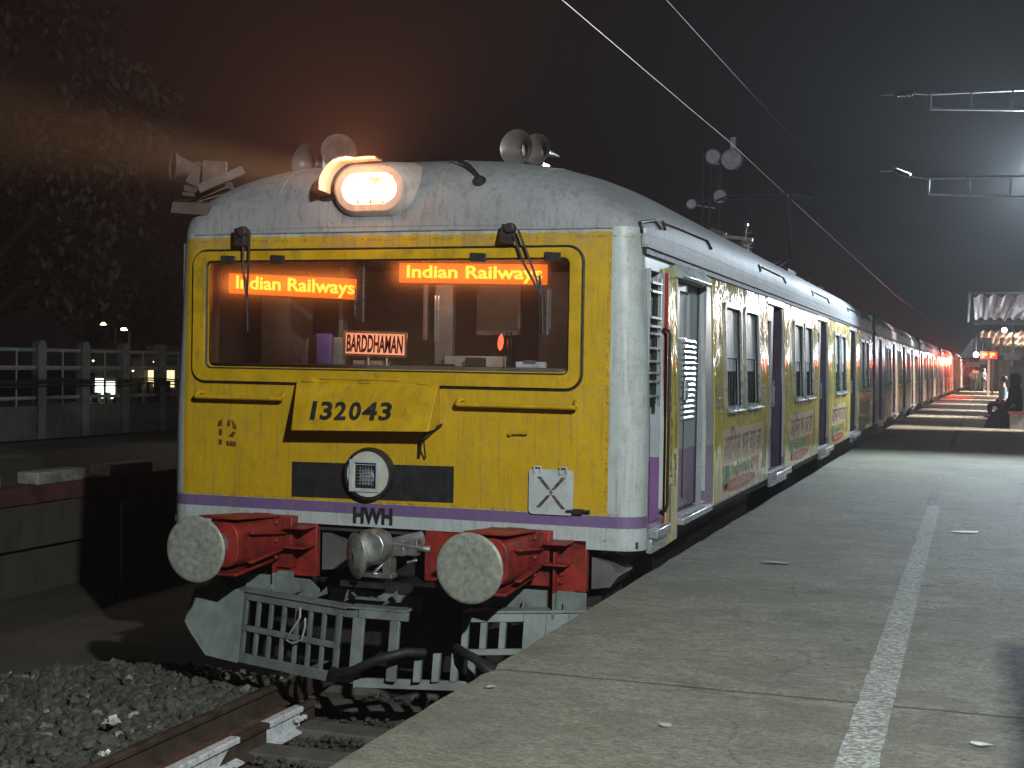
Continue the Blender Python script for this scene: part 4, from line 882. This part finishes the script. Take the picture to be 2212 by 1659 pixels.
for j in range(nn+1):
    y=-9+15.85*j/nn; c=3.545+ (y+3.5)*-.0035; hw=.078-.0015*(y+3.5)
    V+=[(c-hw+.010*mn.noise(Vector((y*6,0,0))),y,.8445),(c+hw+.010*mn.noise(Vector((y*6,9,0))),y,.8445)]
ln.add(V,[(2*j,2*j+1,2*j+3,2*j+2) for j in range(nn)])
tag(ln.build('platform_line',mat_line()),'worn white safety line painted along the platform',None,None,'structure')
ln=MB(); V=[]
for j in range(60):
    y=6.95+1.6*j; V+=[(3.47-.05+bend(y)*1.0,y,.8445),(3.47+.05+bend(y),y,.8445)]
ln.add(V,[(2*j,2*j+1,2*j+3,2*j+2) for j in range(59) if j not in (3,4,5,6,7)])
s=NT('faded line paint'); s.base((.36,.355,.33)); s.rough(.8)
tr=s.t.nodes.new('ShaderNodeBsdfTransparent'); mx=s.t.nodes.new('ShaderNodeMixShader'); s.L(s.ramp(s.noise(12,7,(1,2,1),.8),.45,.6,.55,.1),mx.inputs[0]); s.L(tr.outputs[0],mx.inputs[1]); s.L(s.b.outputs[0],mx.inputs[2]); s.L(mx.outputs[0],s.t.nodes['Material Output'].inputs[0])
tag(ln.build('faded_line',s.m),'almost worn away stretch of the platform line',None,None,'structure')
random.seed(5)
for i,(x,y,s_,lab) in enumerate(((1.86,-3.02,.028,'tiny white scrap near the platform edge'),(2.52,1.62,.075,'pale strip of paper lying mid platform'),(2.75,-3.35,.035,'round pale scrap at the bottom of the photo'),(3.82,1.55,.022,'bright speck of foil right of the white line'),(3.86,4.4,.10,'long pale streak of paper right of the line, farthest of the litter'),(3.99,-3.15,.045,'pale paper scrap at the lower right corner'))):
    q=MB(); n=7; A=[(x+s_*(1.6 if i in (1,4) else 1)*math.cos(k*6.283/n)*random.uniform(.7,1.1),y+s_*.7*math.sin(k*6.283/n)*random.uniform(.7,1.1),.8475+random.uniform(0,.008)) for k in range(n)]
    q.add(A,[tuple(range(n))]); tag(q.build('paper_scrap',simple('scrap paper',(.42,.42,.38),.6)),lab,'litter','scraps of litter on the platform')

# ================================================================== RIGHT: masts, shelters, people
GAL=simple('galvanised steel',(.42,.43,.45),.45,.4,.12,5)
def ladder_arm(mb,p0,p1,h0,h1,n):
    p0=Vector(p0); p1=Vector(p1); mb.tube([p0,p1],.020,6); a=p0-Vector((0,0,h0)); b=p1-Vector((0,0,h1)); mb.tube([a,b],.020,6)
    for k in range(n+1):
        t=k/n; mb.tube([p0.lerp(p1,t),a.lerp(b,t)],.018,6)
mast=empty('overhead_line_mast',(7.6,15,.84),'overhead line mast with two ladder shaped bracket arms at the upper right','mast')
mx0,my0,mz0=7.6,15,.84
q=MB(); q.box((0,0,4.7),(.28,.22,9.4)); q.build('mast_post',GAL,mast,.02)
def arm(z,h,name,n):
    q=MB(); ladder_arm(q,(3.09-mx0,0,z-mz0),(7.6-mx0,0,z-mz0+.0),h,h*2.0,n); return q.build(name,GAL,mast)
a1=arm(6.975,.25,'bracket_arm',7); a2=arm(5.56,.26,'bracket_arm',7)
for zz,sl_,ao in ((6.997,0,a1),(5.71,-.08,a2)):
    q=MB(); x0,x1=2.54-mx0,2.83-mx0; prof=[(.02,-.03)]
    Lh=.28
    for k in range(6): prof+=[(.03,k*Lh/6),(.06,k*Lh/6+.02),(.03,k*Lh/6+.035)]
    q.lathe(prof,(x0,0,zz-mz0),(1,0,sl_*5),14); q.build('line_insulator',simple('dark glaze',(.035,.03,.035),.2),ao)
    q=MB(); q.tube([(2.82-mx0,0,zz-mz0+sl_*1.4),(3.09-mx0,0,zz-mz0-.03+sl_*1.6)],.012,6); q.tube([(x0-.25,0,zz-mz0-.01),(x0,0,zz-mz0)],.008,5); q.build('stay_rod',GAL,ao)
# overhead wires
WM=simple('copper wire',(.30,.27,.26),.35,.7,.1,3,(.2,.2,.2),.2,0)
q=MB(); q.tube([(0,-30,5.90),(0,4,5.92),(0,10,5.99),(0,13.4,6.04),(0,25,6.02),(0,60,6.02),(0.6,100,6.0)],.0052,6); tag(q.build('contact_wire',WM),'bright overhead contact wire slanting down toward the train roof','wire','overhead wires')
q=MB(); q.tube([(0,-30,7.5),(0,0,7.13),(0,8.6,7.11),(0,11.65,7.166),(0,25,7.45),(0,55,7.1)],.0035,6); tag(q.build('catenary_wire',simple('dull wire',(.13,.12,.12),.5,.3)),'fainter carrying wire above the contact wire, at the top of the photo','wire','overhead wires')
# slim mast with round discs beyond the roof
sm_=empty('signal_mast',(-2.2,24,0),'slim dark mast with pale round discs rising behind the train roof','mast')
q=MB()
for dx in (-.30,-.12,.12): q.tube([(dx,0,0),(dx,0,7.65 if dx<0 else 7.5)],.03,6)
for z in (3,4,4.8,5.6,6.4,7.2): q.tube([(-.30,0,z),(.12,0,z+.3)],.014,5); q.tube([(-.30,0,z),(.12,0,z)],.014,5)
q.build('mast_frame',DKM,sm_)
DG=simple('disc grey',(.30,.30,.31),.5)
for dx,dz,rr_ in ((-.04,7.44,.19),(.42,7.36,.26),(.15,6.47,.17),(-.55,6.3,.13)):
    q=MB(); q.lathe([(0,.06),(rr_*.8,.05),(rr_,0),(rr_*.9,-.05),(0,-.08)],(dx,-.1,dz),(.2,-1,0),20); q.tube([(dx,0,dz),(0,0,dz-.1)],.02,5); q.build('disc_lamp',DG,sm_)
q=MB(); q.box((.42,0,7.75),(.13,.1,.3)); q.build('terminal_box',DG,sm_,.01)

# shelters
def corrugated(name,x0,x1,y0,y1,z0,z1,mat,parent,pitch=.5,amp=.055):
    mb=MB(); n=int((x1-x0)/pitch*4); V=[]
    for i in range(n+1):
        x=x0+(x1-x0)*i/n; dz=amp*(1 if (i//2)%2 else -1)
        V+=[(x,y0,z0+dz),(x,y1,z1+dz)]
    mb.add(V,[(2*i,2*i+1,2*i+3,2*i+2) for i in range(n)]); return mb.build(name,mat,parent,0,False)
def mat_corr(c):
    return simple('corrugated sheet '+str(int(c[0]*100)),c,.5,.2,.3,1.5,(.06,.05,.05),.6,.1)
sA=empty('platform_shelter',(5.5,50,.84),'near platform shelter with bare ribbed roof underside over the right platform','shelter','platform shelters')
oA=lambda x,y,z:(x-5.5,y-50,z-.84)
corrugated('roof_sheet',3.72-5.5,9-5.5,40-50,60-50,4.92-.84,4.88-.84,mat_corr((.33,.33,.36)),sA,.42)
q=MB(); q.bb(*oA(3.55,39.9,4.98),*oA(9,40.1,5.04)); q.bb(*oA(3.6,60,4.62),*oA(9,60.2,4.80))
for x in (5,6.5): q.bb(*oA(x,40,4.75),*oA(x+.1,60,4.86))
q.tube([oA(3.60,40,5.02),oA(3.42,60,4.75)],.06,6); q.build('roof_beam',simple('beam grey',(.12,.12,.14),.5),sA)
for y in (42,50,58):
    q=MB(); q.bb(*oA(6.55,y,.84),*oA(6.75,y+.2,4.8)); q.build('post',simple('post grey',(.28,.27,.29),.5),sA)
sB=empty('platform_shelter',(5.5,80,.84),'farther gabled shelter with a pale end panel, name board and warm lit ribs','shelter','platform shelters')
oB=lambda x,y,z:(x-5.5,y-80,z-.84)
mb=corrugated('roof_sheet',3.95-5.5,10-5.5,66-80,100-80,4.45-.84,4.30-.84,mat_corr((.50,.40,.36)),sB,.36,.05)
q=MB(); q.prism([(2.95,3.10),(3.62,4.10),(3.62,3.02)],lambda a,b:oB(a,66,b),lambda a,b:oB(a,66.1,b)); q.build('gable_panel',simple('pale gable',(.50,.50,.53),.5),sB)
q=MB(); q.bb(*oB(3.62,66,3.05),*oB(4.55,66.1,4.12)); q.build('name_board',simple('board beige',(.30,.26,.24),.5),sB); nbd=q
text_mesh('P',lambda a,b,c:oB(a,65.97+c,b),4.02,3.42,4.28,3.86,.01,.03).build('board_text',simple('board ink',(.06,.03,.03),.5),sB)
text_mesh('An',lambda a,b,c:oB(a,65.97+c,b),4.30,3.42,4.52,3.62,.01,.03).build('board_text',simple('board ink',(.06,.03,.03),.5),sB)
q=MB(); q.bb(*oB(2.9,65.95,2.98),*oB(4.5,66.05,3.05)); q.bb(*oB(4.5,65.9,2.95),*oB(10,66.1,3.2)); q.split('eaves_beam',simple('beam grey',(.12,.12,.14),.5),sB)
for x,y in ((4.45,82),(5.05,74),(4.75,90),(5.6,70)):
    q=MB(); q.bb(*oB(x,y,.84),*oB(x+.16,y+.16,4.3)); q.build('post',simple('post cream',(.55,.50,.46),.5),sB)
q=MB(); q.bb(*oB(5.6,66,.84),*oB(10,66.2,3.0)); q.bb(*oB(3.3,118,.84),*oB(10,118.2,4.2)); q.split('kiosk_wall',simple('kiosk wall',(.16,.14,.15),.6),sB)
# hanging LED train board
lb=empty('train_display_board',(4.1,62,2.95),'hanging display board glowing red with yellow characters','display board')
q=MB(); q.bb(-.12,0,0,.72,.12,.42); q.build('display_case',DKM,lb)
q=MB(); q.bb(-.09,-.02,.03,.69,-.005,.39); q.build('display_face',emit('red board glow',(1,.03,.02),1.6),lb)
text_mesh('P P',lambda a,b,c:(a,-.035+c,b),-.02,.09,.60,.33,.008,.05).build('display_text',emit('yellow board letters',(1,.62,.08),2.2),lb)
q=MB(); q.tube([(0,.05,.4),(0,.05,1.3)],.02,5); q.tube([(.6,.05,.4),(.6,.05,1.2)],.02,5); q.build('hanger',DKM,lb)
light('red_board_light','AREA',(4.1,61.8,3.15),34,(1,.03,.02),(1.2,57,2.2),spread=R(46),shape='RECTANGLE',size=.9,size_y=.4,specular_factor=0.0)
light('shelter_fill','POINT',(7.2,36,4.3),330,(1,.82,.72),shadow_soft_size=.3)  # added warm fill over the dark open stretch, no lamp stands there
light('shelter_fill','POINT',(6.4,50,3.4),240,(.85,.9,1.0),shadow_soft_size=.1)
light('shelter_fill','POINT',(5.8,76,3.3),420,(1,.72,.5),shadow_soft_size=.1)
light('shelter_fill','POINT',(6.3,92,3.3),420,(1,.72,.5),shadow_soft_size=.1)
light('floodlight_glow','POINT',(3.75,61.3,3.25),170,(.85,.9,1.0),shadow_soft_size=.1)
# small round clocks/lamps glowing
for i,(x,y,z,lab) in enumerate(((5.15,66,4.52,'bright round white floodlight just under the ribbed roof'),(3.80,62,3.18,'small white lamp left of the red display board'))):
    e=empty('floodlight',(x,y,z),lab,'lamp'); q=MB(); q.lathe([(0,0),(.15,0),(.17,-.1),(.06,-.2)],(0,0,0),(-.2,-1,0),14); q.build('lamp_body',DKM,e)
    q=MB(); q.lathe([(0,.012),(.12,.01),(.135,0)],(0,-.01,0),(-.2,-1,0),14); q.build('lamp_lens',emit('flood lens',(.75,.8,1.0),22),e)
    q=MB(); q.tube([(0,.1,0),(0,.1,1.0)],.03,5); q.build('lamp_stem',DKM,e)
for i,(x,z,w_,h_,c,lab) in enumerate(((3.62,2.62,.75,.28,(.62,.64,.66),'long white hanging sign board at the end of the platform'),(4.15,2.75,.4,.5,(.5,.5,.52),'square white notice hanging beside the red display'))):
    q=MB(); q.bb(x-w_/2,76,z,x+w_/2,76.05,z+h_); q.tube([(x,76.02,z+h_),(x,76.02,4.3)],.02,5); o=q.build('hanging_sign',simple('sign face %d'%i,c,.5)); tag(o,lab,'sign')
q=MB(); q.bb(3.55,84,2.25,3.95,84.06,2.42); o=q.build('lit_sign',emit('orange sign',(1,.22,.10),1.3)); light('far_red_fill','AREA',(3.8,83.5,3.0),330,(1,.04,.02),(1.6,78,2.2),spread=R(44),shape='RECTANGLE',size=.6,size_y=.4,specular_factor=0.0)  # red light added to tint the far carriages, not cast by the sign
tag(o,'little orange lit sign at the far end of the platform','sign')
q=MB(); q.bb(5.05,58,2.92,5.75,58.05,3.22); q.tube([(5.4,58.02,3.2),(5.4,58.02,4.6)],.02,5); o=q.build('hanging_sign',simple('sign face 9',(.30,.27,.27),.5)); tag(o,'dull grey hanging sign right of the red display','sign')
# benches, pillar
def bench(x,y,lab,c):
    e=empty('bench',(x,y,.84),lab,'bench','platform benches')
    q=MB(); q.bb(-.25,-.8,.40,.25,.8,.46); q.build('seat',simple('bench red',c,.5),e,.01)
    for s in (-.6,.6):
        q=MB(); q.bb(-.2,s-.08,0,.2,s+.08,.40); q.build('leg',simple('leg white',(.5,.5,.5),.6),e,.01)
    q=MB(); q.bb(-.28,-.8,.50,-.24,.8,.80) if False else q.bb(.22,-.8,.50,.27,.8,.85); q.build('backrest',simple('bench red',c,.5),e,.01)
    return e
bench(4.95,30.2,'red bench under the woman in black at the right edge',(.35,.06,.05))
bench(4.95,38.5,'pinkish red bench beside the square pillar',(.50,.14,.12))
q=MB(); q.bb(4.98,41.8,.84,5.45,42.3,2.55); o=q.build('pillar',simple('pillar plaster',(.15,.13,.14),.7),None,.01); tag(o,'dull square pillar behind the red bench','pillar')
# people (skinned bodies)
def skin_body(name,joints,edges,radii,mat,parent,loc,sub=2):
    me=bpy.data.meshes.new(name); me.from_pydata([j for j in joints],edges,[]); o=bpy.data.objects.new(name,me); COL.objects.link(o)
    sk=o.modifiers.new('skin','SKIN'); 
    for v,r_ in zip(me.skin_vertices[0].data,radii): v.radius=(r_,r_)
    me.skin_vertices[0].data[0].use_root=True
    sk.use_smooth_shade=True; sb=o.modifiers.new('sub','SUBSURF'); sb.levels=sub; sb.render_levels=sub
    me.materials.append(mat); o.parent=parent; return o
SKN=simple('skin',(.30,.17,.11),.5)
HAIR=simple('hair',(.012,.01,.01),.5)
def person(x,y,rot,lab,shirt,legs,seated=False,z=.84,scale=1,group='people on the platform',robe=None):
    e=empty('person',(x,y,z),lab,'person',group); e.rotation_euler=(0,0,rot); e.scale=(scale,)*3
    hz_=.50 if seated else .92
    kf=-.42 if seated else -.02
    J=[(0,0,hz_),(0,0,hz_+.28),(0,.0,hz_+.50),(0,-.01,hz_+.60)]; Rd=[.13,.12,.14,.06]
    E_=[(0,1),(1,2),(2,3)]
    J.append((0,-.03,hz_+.72)); Rd.append(.095); E_.append((3,4)); J.append((0,-.02,hz_+.82)); Rd.append(.075); E_.append((4,5))
    for s in (-1,1):
        n=len(J); J+=[(s*.18,0,hz_+.48),(s*.23,-.02,hz_+.22),(s*.20,-.16,hz_+.04),(s*.19,-.23,hz_-.0)]; Rd+=[.06,.048,.038,.032]; E_+=[(2,n),(n,n+1),(n+1,n+2),(n+2,n+3)]
        n=len(J); J+=[(s*.10,kf*.2,hz_-.04),(s*.12,kf,hz_-.04 if seated else .50),(s*.12,kf+.02 if seated else .04*s,.08),(s*.12,kf-.14 if seated else .04*s-.14,.03)]; Rd+=[.09,.065,.045,.035]; E_+=[(0,n),(n,n+1),(n+1,n+2),(n+2,n+3)]
    skin_body('body',J,E_,Rd,SKN,e,0)
    q=[J[0],J[1],J[2],J[6],J[7],J[14],J[15]]
    JJ=[(0,0,hz_-.02),(0,0,hz_+.28),(0,0,hz_+.53)]; RR=[.155,.135,.15]; EE=[(0,1),(1,2)]
    for b_ in (6,14):
        n=len(JJ); JJ+=[J[b_],J[b_+1],Vector(J[b_+1]).lerp(Vector(J[b_+2]),.6)]; RR+=[.075,.062,.052]; EE+=[(2,n),(n,n+1),(n+1,n+2)]
    skin_body('shirt',JJ,EE,RR,shirt,e,0)
    JJ=[(0,0,hz_)]; RR=[.150]; EE=[]
    for b_ in (10,18):
        n=len(JJ); JJ+=[J[b_],J[b_+1],Vector(J[b_+1]).lerp(Vector(J[b_+2]),.88)]; RR+=[.10,.078,.062]; EE+=[(0,n),(n,n+1),(n+1,n+2)]
    skin_body('trousers',JJ,EE,RR,legs,e,0)
    q=MB(); q.lathe([(.0,.125),(.06,.115),(.098,.06),(.105,0),(.095,-.06),(.06,-.10)],(0,.02,hz_+.765),(0,.25,1),16); q.build('hair',HAIR,e)
    return e
BLKC=simple('black cloth',(.010,.010,.012),.75); 
def cloth(n,c): return simple('cloth '+n,c,.8)
p=person(4.88,30.0,R(-70),'woman in a long black robe sitting on a bench at the right edge',BLKC,BLKC,True,scale=1.02)
q=MB(); ring_=[]
for (zz,rx,ry,oy) in ((.0,.36,.48,-.30),(.2,.33,.44,-.27),(.42,.30,.36,-.20),(.58,.22,.24,-.05),(.85,.20,.16,0),(1.03,.20,.15,0),(1.12,.11,.11,0),(1.20,.12,.13,0),(1.32,.135,.145,.01),(1.42,.10,.11,.01),(1.46,.01,.01,0)):
    ring_.append([(rx*math.cos(a)*(1+.07*math.sin(a*5+zz*4)),oy+ry*math.sin(a)*(1+.07*math.cos(a*4)),zz) for a in [2*math.pi*k/24 for k in range(24)]])
q.add([v for r_ in ring_ for v in r_],[(i*24+k,i*24+(k+1)%24,(i+1)*24+(k+1)%24,(i+1)*24+k) for i in range(len(ring_)-1) for k in range(24)]); q.build('robe',BLKC,p)
person(4.72,38.2,R(-80),'seated person in a light blue top leaning forward on the farther bench',cloth('blue',(.22,.34,.45)),BLKC,True)
person(3.55,98,R(10),'standing person in a white top in the distance beside the train end',cloth('white',(.55,.62,.60)),cloth('slate',(.10,.13,.15)))
person(3.95,104,R(160),'distant person in pale clothes, middle of the far group',cloth('pale',(.42,.48,.45)),cloth('pale legs',(.35,.38,.36)))
person(4.35,101,R(60),'distant person in dark clothes, right of the far group',cloth('dark',(.05,.05,.07)),BLKC)

# ================================================================== LEFT: opposite platform, fence, town, trees
lp=MB(); lp.bb(-40,-20,-.3,-5.72,45,.80); lp.bb(-5.735,-20,.28,-5.60,45,.74)
tag(lp.build('opposite_platform',simple('old platform render',(.06,.053,.04),.85,0,.2,1.5,(.03,.025,.02),.6)),'low dark platform across the tracks on the left',None,None,'structure')
cpk=MB(); cpk.bb(-5.95,-20,.76,-5.55,45,.945); tag(cpk.build('platform_coping',simple('maroon coping',(.085,.028,.025),.8,0,.3,3)),'dull maroon coping along the opposite platform edge','coping')
for i,(a,b,lab) in enumerate(((3.20,4.02,'whitewashed kerb block on the far platform edge, left of the pair'),(4.48,5.34,'whitewashed kerb block on the far platform edge, nearest the train'),(2.0,2.62,'whitewashed kerb block cut by the left edge of the photo'))):
    q=MB(); q.bb(-5.80,a,.948,-5.52,b,1.085); o=q.build('kerb_block',simple('grey whitewash',(.22,.225,.21),.8,0,.3,5,(.08,.07,.06),.8),None,.02); tag(o,lab,'kerb block','whitewashed kerb blocks')
q=MB(); q.tube([(-4.6,3.4,-.25),(-4.6,3.4,.80)],.022,8); q.tube([(-4.60,3.4,.05),(-4.75,3.5,-.24)],.02,6); o=q.build('short_post',DKM); tag(o,'thin short post standing before the opposite platform wall','post')
q=MB(); q.tube([(-6.2,1.0,-.2),(-4.6,3.0,-.22),(-3.6,5.0,-.2)],.02,6)
fence=empty('fence',(-12,13,.84),'concrete post fence with pale horizontal rails behind the opposite platform','fence')
FC=simple('fence concrete',(.10,.097,.09),.8,0,.2,4); FR=simple('fence rail',(.17,.18,.165),.6)
for k in range(-5,14):
    y=11.45+1.27*k
    q=MB(); q.prism([(-.115,0),(.115,0),(.115,1.66),(.09,1.74),(.03,1.78),(-.03,1.78),(-.09,1.74),(-.115,1.66)],lambda u,v:(-.08,y-13+u,v),lambda u,v:(.08,y-13+u,v)); q.build('fence_post',FC,fence,.01)
for z,t in ((1.60,.035),(1.28,.045),(.74,.035)):
    q=MB(); q.tube([(0,-9,z),(0,15,z)],t,6); q.build('rail',FR,fence)
for k in range(-9,28):
    q=MB(); q.tube([(.02,11.45+.635*k-13,.6),(.02,11.45+.635*k-13,1.6)],.018,5); q.build('upright_bar',FR,fence)
q=MB(); q.bb(-.06,-9,0,.06,15,.60); q.build('base_wall',simple('base wall',(.05,.047,.04),.85),fence)
q=MB()
for zo in (1.10,1.0,1.06): 
    pts=[]
    for k in range(49): t=k/48; pts.append((.16,-9+24*t,zo-.06*abs(math.sin(t*math.pi*9))))
    q.tube(pts,.014,5)
q.build('sagging_cable',RUB,fence)
# town lights: shop fronts and lamps
def shop(x,y,w_,h_,z,lab,c,st):
    e=empty('shop',(x,y,.0),lab,'shop','lit shops beyond the fence')
    q=MB(); q.bb(-w_/2,0,0,w_/2,3,z+h_+.6); q.build('wall',simple('shop wall',(.10,.09,.08),.8),e)
    q=MB(); random.seed(int(x*10)); 
    for k in range(3):
        a=-w_/2+.1+k*(w_-.2)/3; q.bb(a,-.03,z,a+(w_-.2)/3-.10,-.01,z+h_*random.uniform(.6,1))
    q.build('lit_window',emit('shop light %d'%int(st*10),c,st),e)
    q=MB(); q.bb(-w_/2,-.3,z+h_+.1,w_/2,-.04,z+h_+.22); q.build('awning',simple('awning',(.2,.18,.12),.7),e)
    for k in range(4):
        q=MB(); a=-w_/2+w_*k/4+.1; q.bb(a,-.6,.7,a+.14,-.4,z+h_*random.uniform(.1,.35)); q.build('stock_pile',DKM,e)
shop(-23.6,30,1.5,.75,.95,'brightly lit white shop front showing through the fence',(.80,1.0,.72),4.0)
shop(-22.3,31,1.35,.8,1.35,'yellowish lit stall right of the white shop front',(1.0,.80,.42),1.5)
shop(-25.2,31,.9,.3,1.75,'small dim orange lit stall left of the white shop front',(1.0,.6,.25),.5)
for i,(x,y,z,lab) in enumerate(((-24.35,30.5,3.46,'greenish street lamp glowing at the left, the higher of two'),(-23.5,30.5,3.28,'greenish street lamp glowing nearer the train, the lower of two'))):
    e=empty('street_lamp',(x,y,0),lab,'street lamp','street lamps in the town')
    q=MB(); q.tube([(.5,0,0),(.5,0,z-.1),(.35,0,z+.02),(.1,0,z+.02)],.035,6); q.build('pole',DKM,e)
    q=MB(); q.lathe([(0,.04),(.10,.03),(.13,0),(.09,-.05),(0,-.06)],(0,0,z),(0,0,-1),12); o=q.build('lamp_head',emit('green lamp',(.80,1.0,.42),7),e)
q=MB(); q.tube([(-22.95,30,0),(-22.95,30,3.2)],.04,6); tag(q.build('utility_pole',simple('pole grey',(.3,.3,.26))),'short pale pole just right of the lower street lamp','pole')
for i,(x,y,z) in enumerate(((-24.0,29.5,2.2),(-23.95,29.5,1.95),(-24.6,29.5,1.55),(-22.3,29,1.0),(-22.1,29,1.9),(-21.3,29,2.2),(-21.28,29,2.5))):
    q=MB(); q.lathe([(0,.04),(.035,.02),(.04,0),(0,-.04)],(x,y,z),(0,0,1),8); tag(q.build('distant_light',emit('distant bulb',(1,.95,.6),3)),'tiny bulb shining in the town behind the fence','light','tiny town lights')
# trees
def leafmat(n,a,b):
    s=NT(n); gi=s.t.nodes.new('ShaderNodeNewGeometry'); s.base(s.mix(gi.outputs['Random Per Island'],a,b)); s.rough(.6); return s.m
LM=leafmat('leaves',(.008,.009,.006),(.024,.021,.013)); BK=simple('bark',(.02,.016,.012),.9)
def tree(x,y,h,w_,seed,lab,n=5000):
    random.seed(seed); e=empty('tree',(x,y,.0),lab,'tree','trees beyond the opposite platform')
    q=MB(); q.tube([(0,0,0),(.1,0,h*.25),(0,.1,h*.5),(.1,0,h*.8)],[.32,.25,.18,.06],9)
    cl=[]
    for k in range(18):
        a=random.uniform(0,6.28); zz=random.uniform(.35,.97)*h; rd=w_*math.sin(math.pi*min(1,max(.12,(zz/h-.2)/.85)))**.6*random.uniform(.3,.95)
        c=Vector((math.cos(a)*rd,math.sin(a)*rd,zz)); cl.append((c,random.uniform(.18,.34)*w_)); q.tube([(0,0,zz*.6),tuple(c*.6+Vector((0,0,zz*.38))),tuple(c)],[.11,.07,.02],5)
    q.build('trunk',BK,e)
    m_=MB(); V=[];Fc=[]
    for i in range(n):
        c,r_=random.choice(cl); d=Vector((random.gauss(0,1),random.gauss(0,1),random.gauss(0,.75))); d=d.normalized()*r_*random.uniform(.55,1.12); p=c+d
        s=random.uniform(.07,.15); u=Vector((random.gauss(0,1),random.gauss(0,1),random.gauss(0,1))).normalized(); v=u.orthogonal().normalized()
        b0=len(V); V+=[p-u*s,p+v*s*.45,p+u*s,p-v*s*.45]; Fc.append((b0,b0+1,b0+2,b0+3))
    m_.add(V,Fc); m_.build('crown',LM,e,0,False)
tree(-15.5,13.0,10.5,4.2,1,'tall dark tree at the upper left edge, catching faint headlight glow',9000)
tree(-28.8,35.8,10.2,5.1,2,'dim bushy tree between the tall tree and the train',7000)
tree(-27.2,41.3,8.9,4.5,3,'lower dark tree whose crown ends just left of the train',6000)
tree(-34.4,29.3,7.6,4.8,4,'low tree behind the fence at the far left',7000)

# street lamps that carry the near lights (poles stand right of the frame)
def polelamp(x,y,z,lab,tx):
    e=empty('platform_lamp',(x+1.2,y,.84),lab,'lamp post','platform lamp posts')
    q=MB(); q.tube([(0,0,0),(0,0,z-.84-.25),(-.25,0,z-.84),(-.9,0,z-.84+.08)],[.07,.05,.04,.035],8); q.build('pole',GAL,e)
    q=MB(); q.box((-1.15,0,z-.84+.13),(.55,.26,.08)); q.build('lamp_head',GAL,e,.02)
    q=MB(); q.bb(-1.36,-.09,z-.84+.075,-.96,.09,z-.84+.088); q.build('lamp_lens',emit('led lens',(.8,.93,1.0),12),e)
polelamp(5.12,16.5,5.75,'platform lamp glowing just past the right edge of the photo',3)

# ================================================================== HAZE
hz=MB(); hz.bb(-60,-40,-1.3,60,230,22)
s=NT('haze'); s.t.nodes.remove(s.b); pv=s.t.nodes.new('ShaderNodeVolumePrincipled'); pv.inputs['Color'].default_value=(.85,.87,.9,1); pv.inputs['Density'].default_value=.0014; pv.inputs['Anisotropy'].default_value=.55
s.L(pv.outputs[0],s.t.nodes['Material Output'].inputs['Volume'])
ho=hz.build('haze',s.m,None,0,False); tag(ho,'thin night haze filling the air over the tracks',None,None,'stuff')
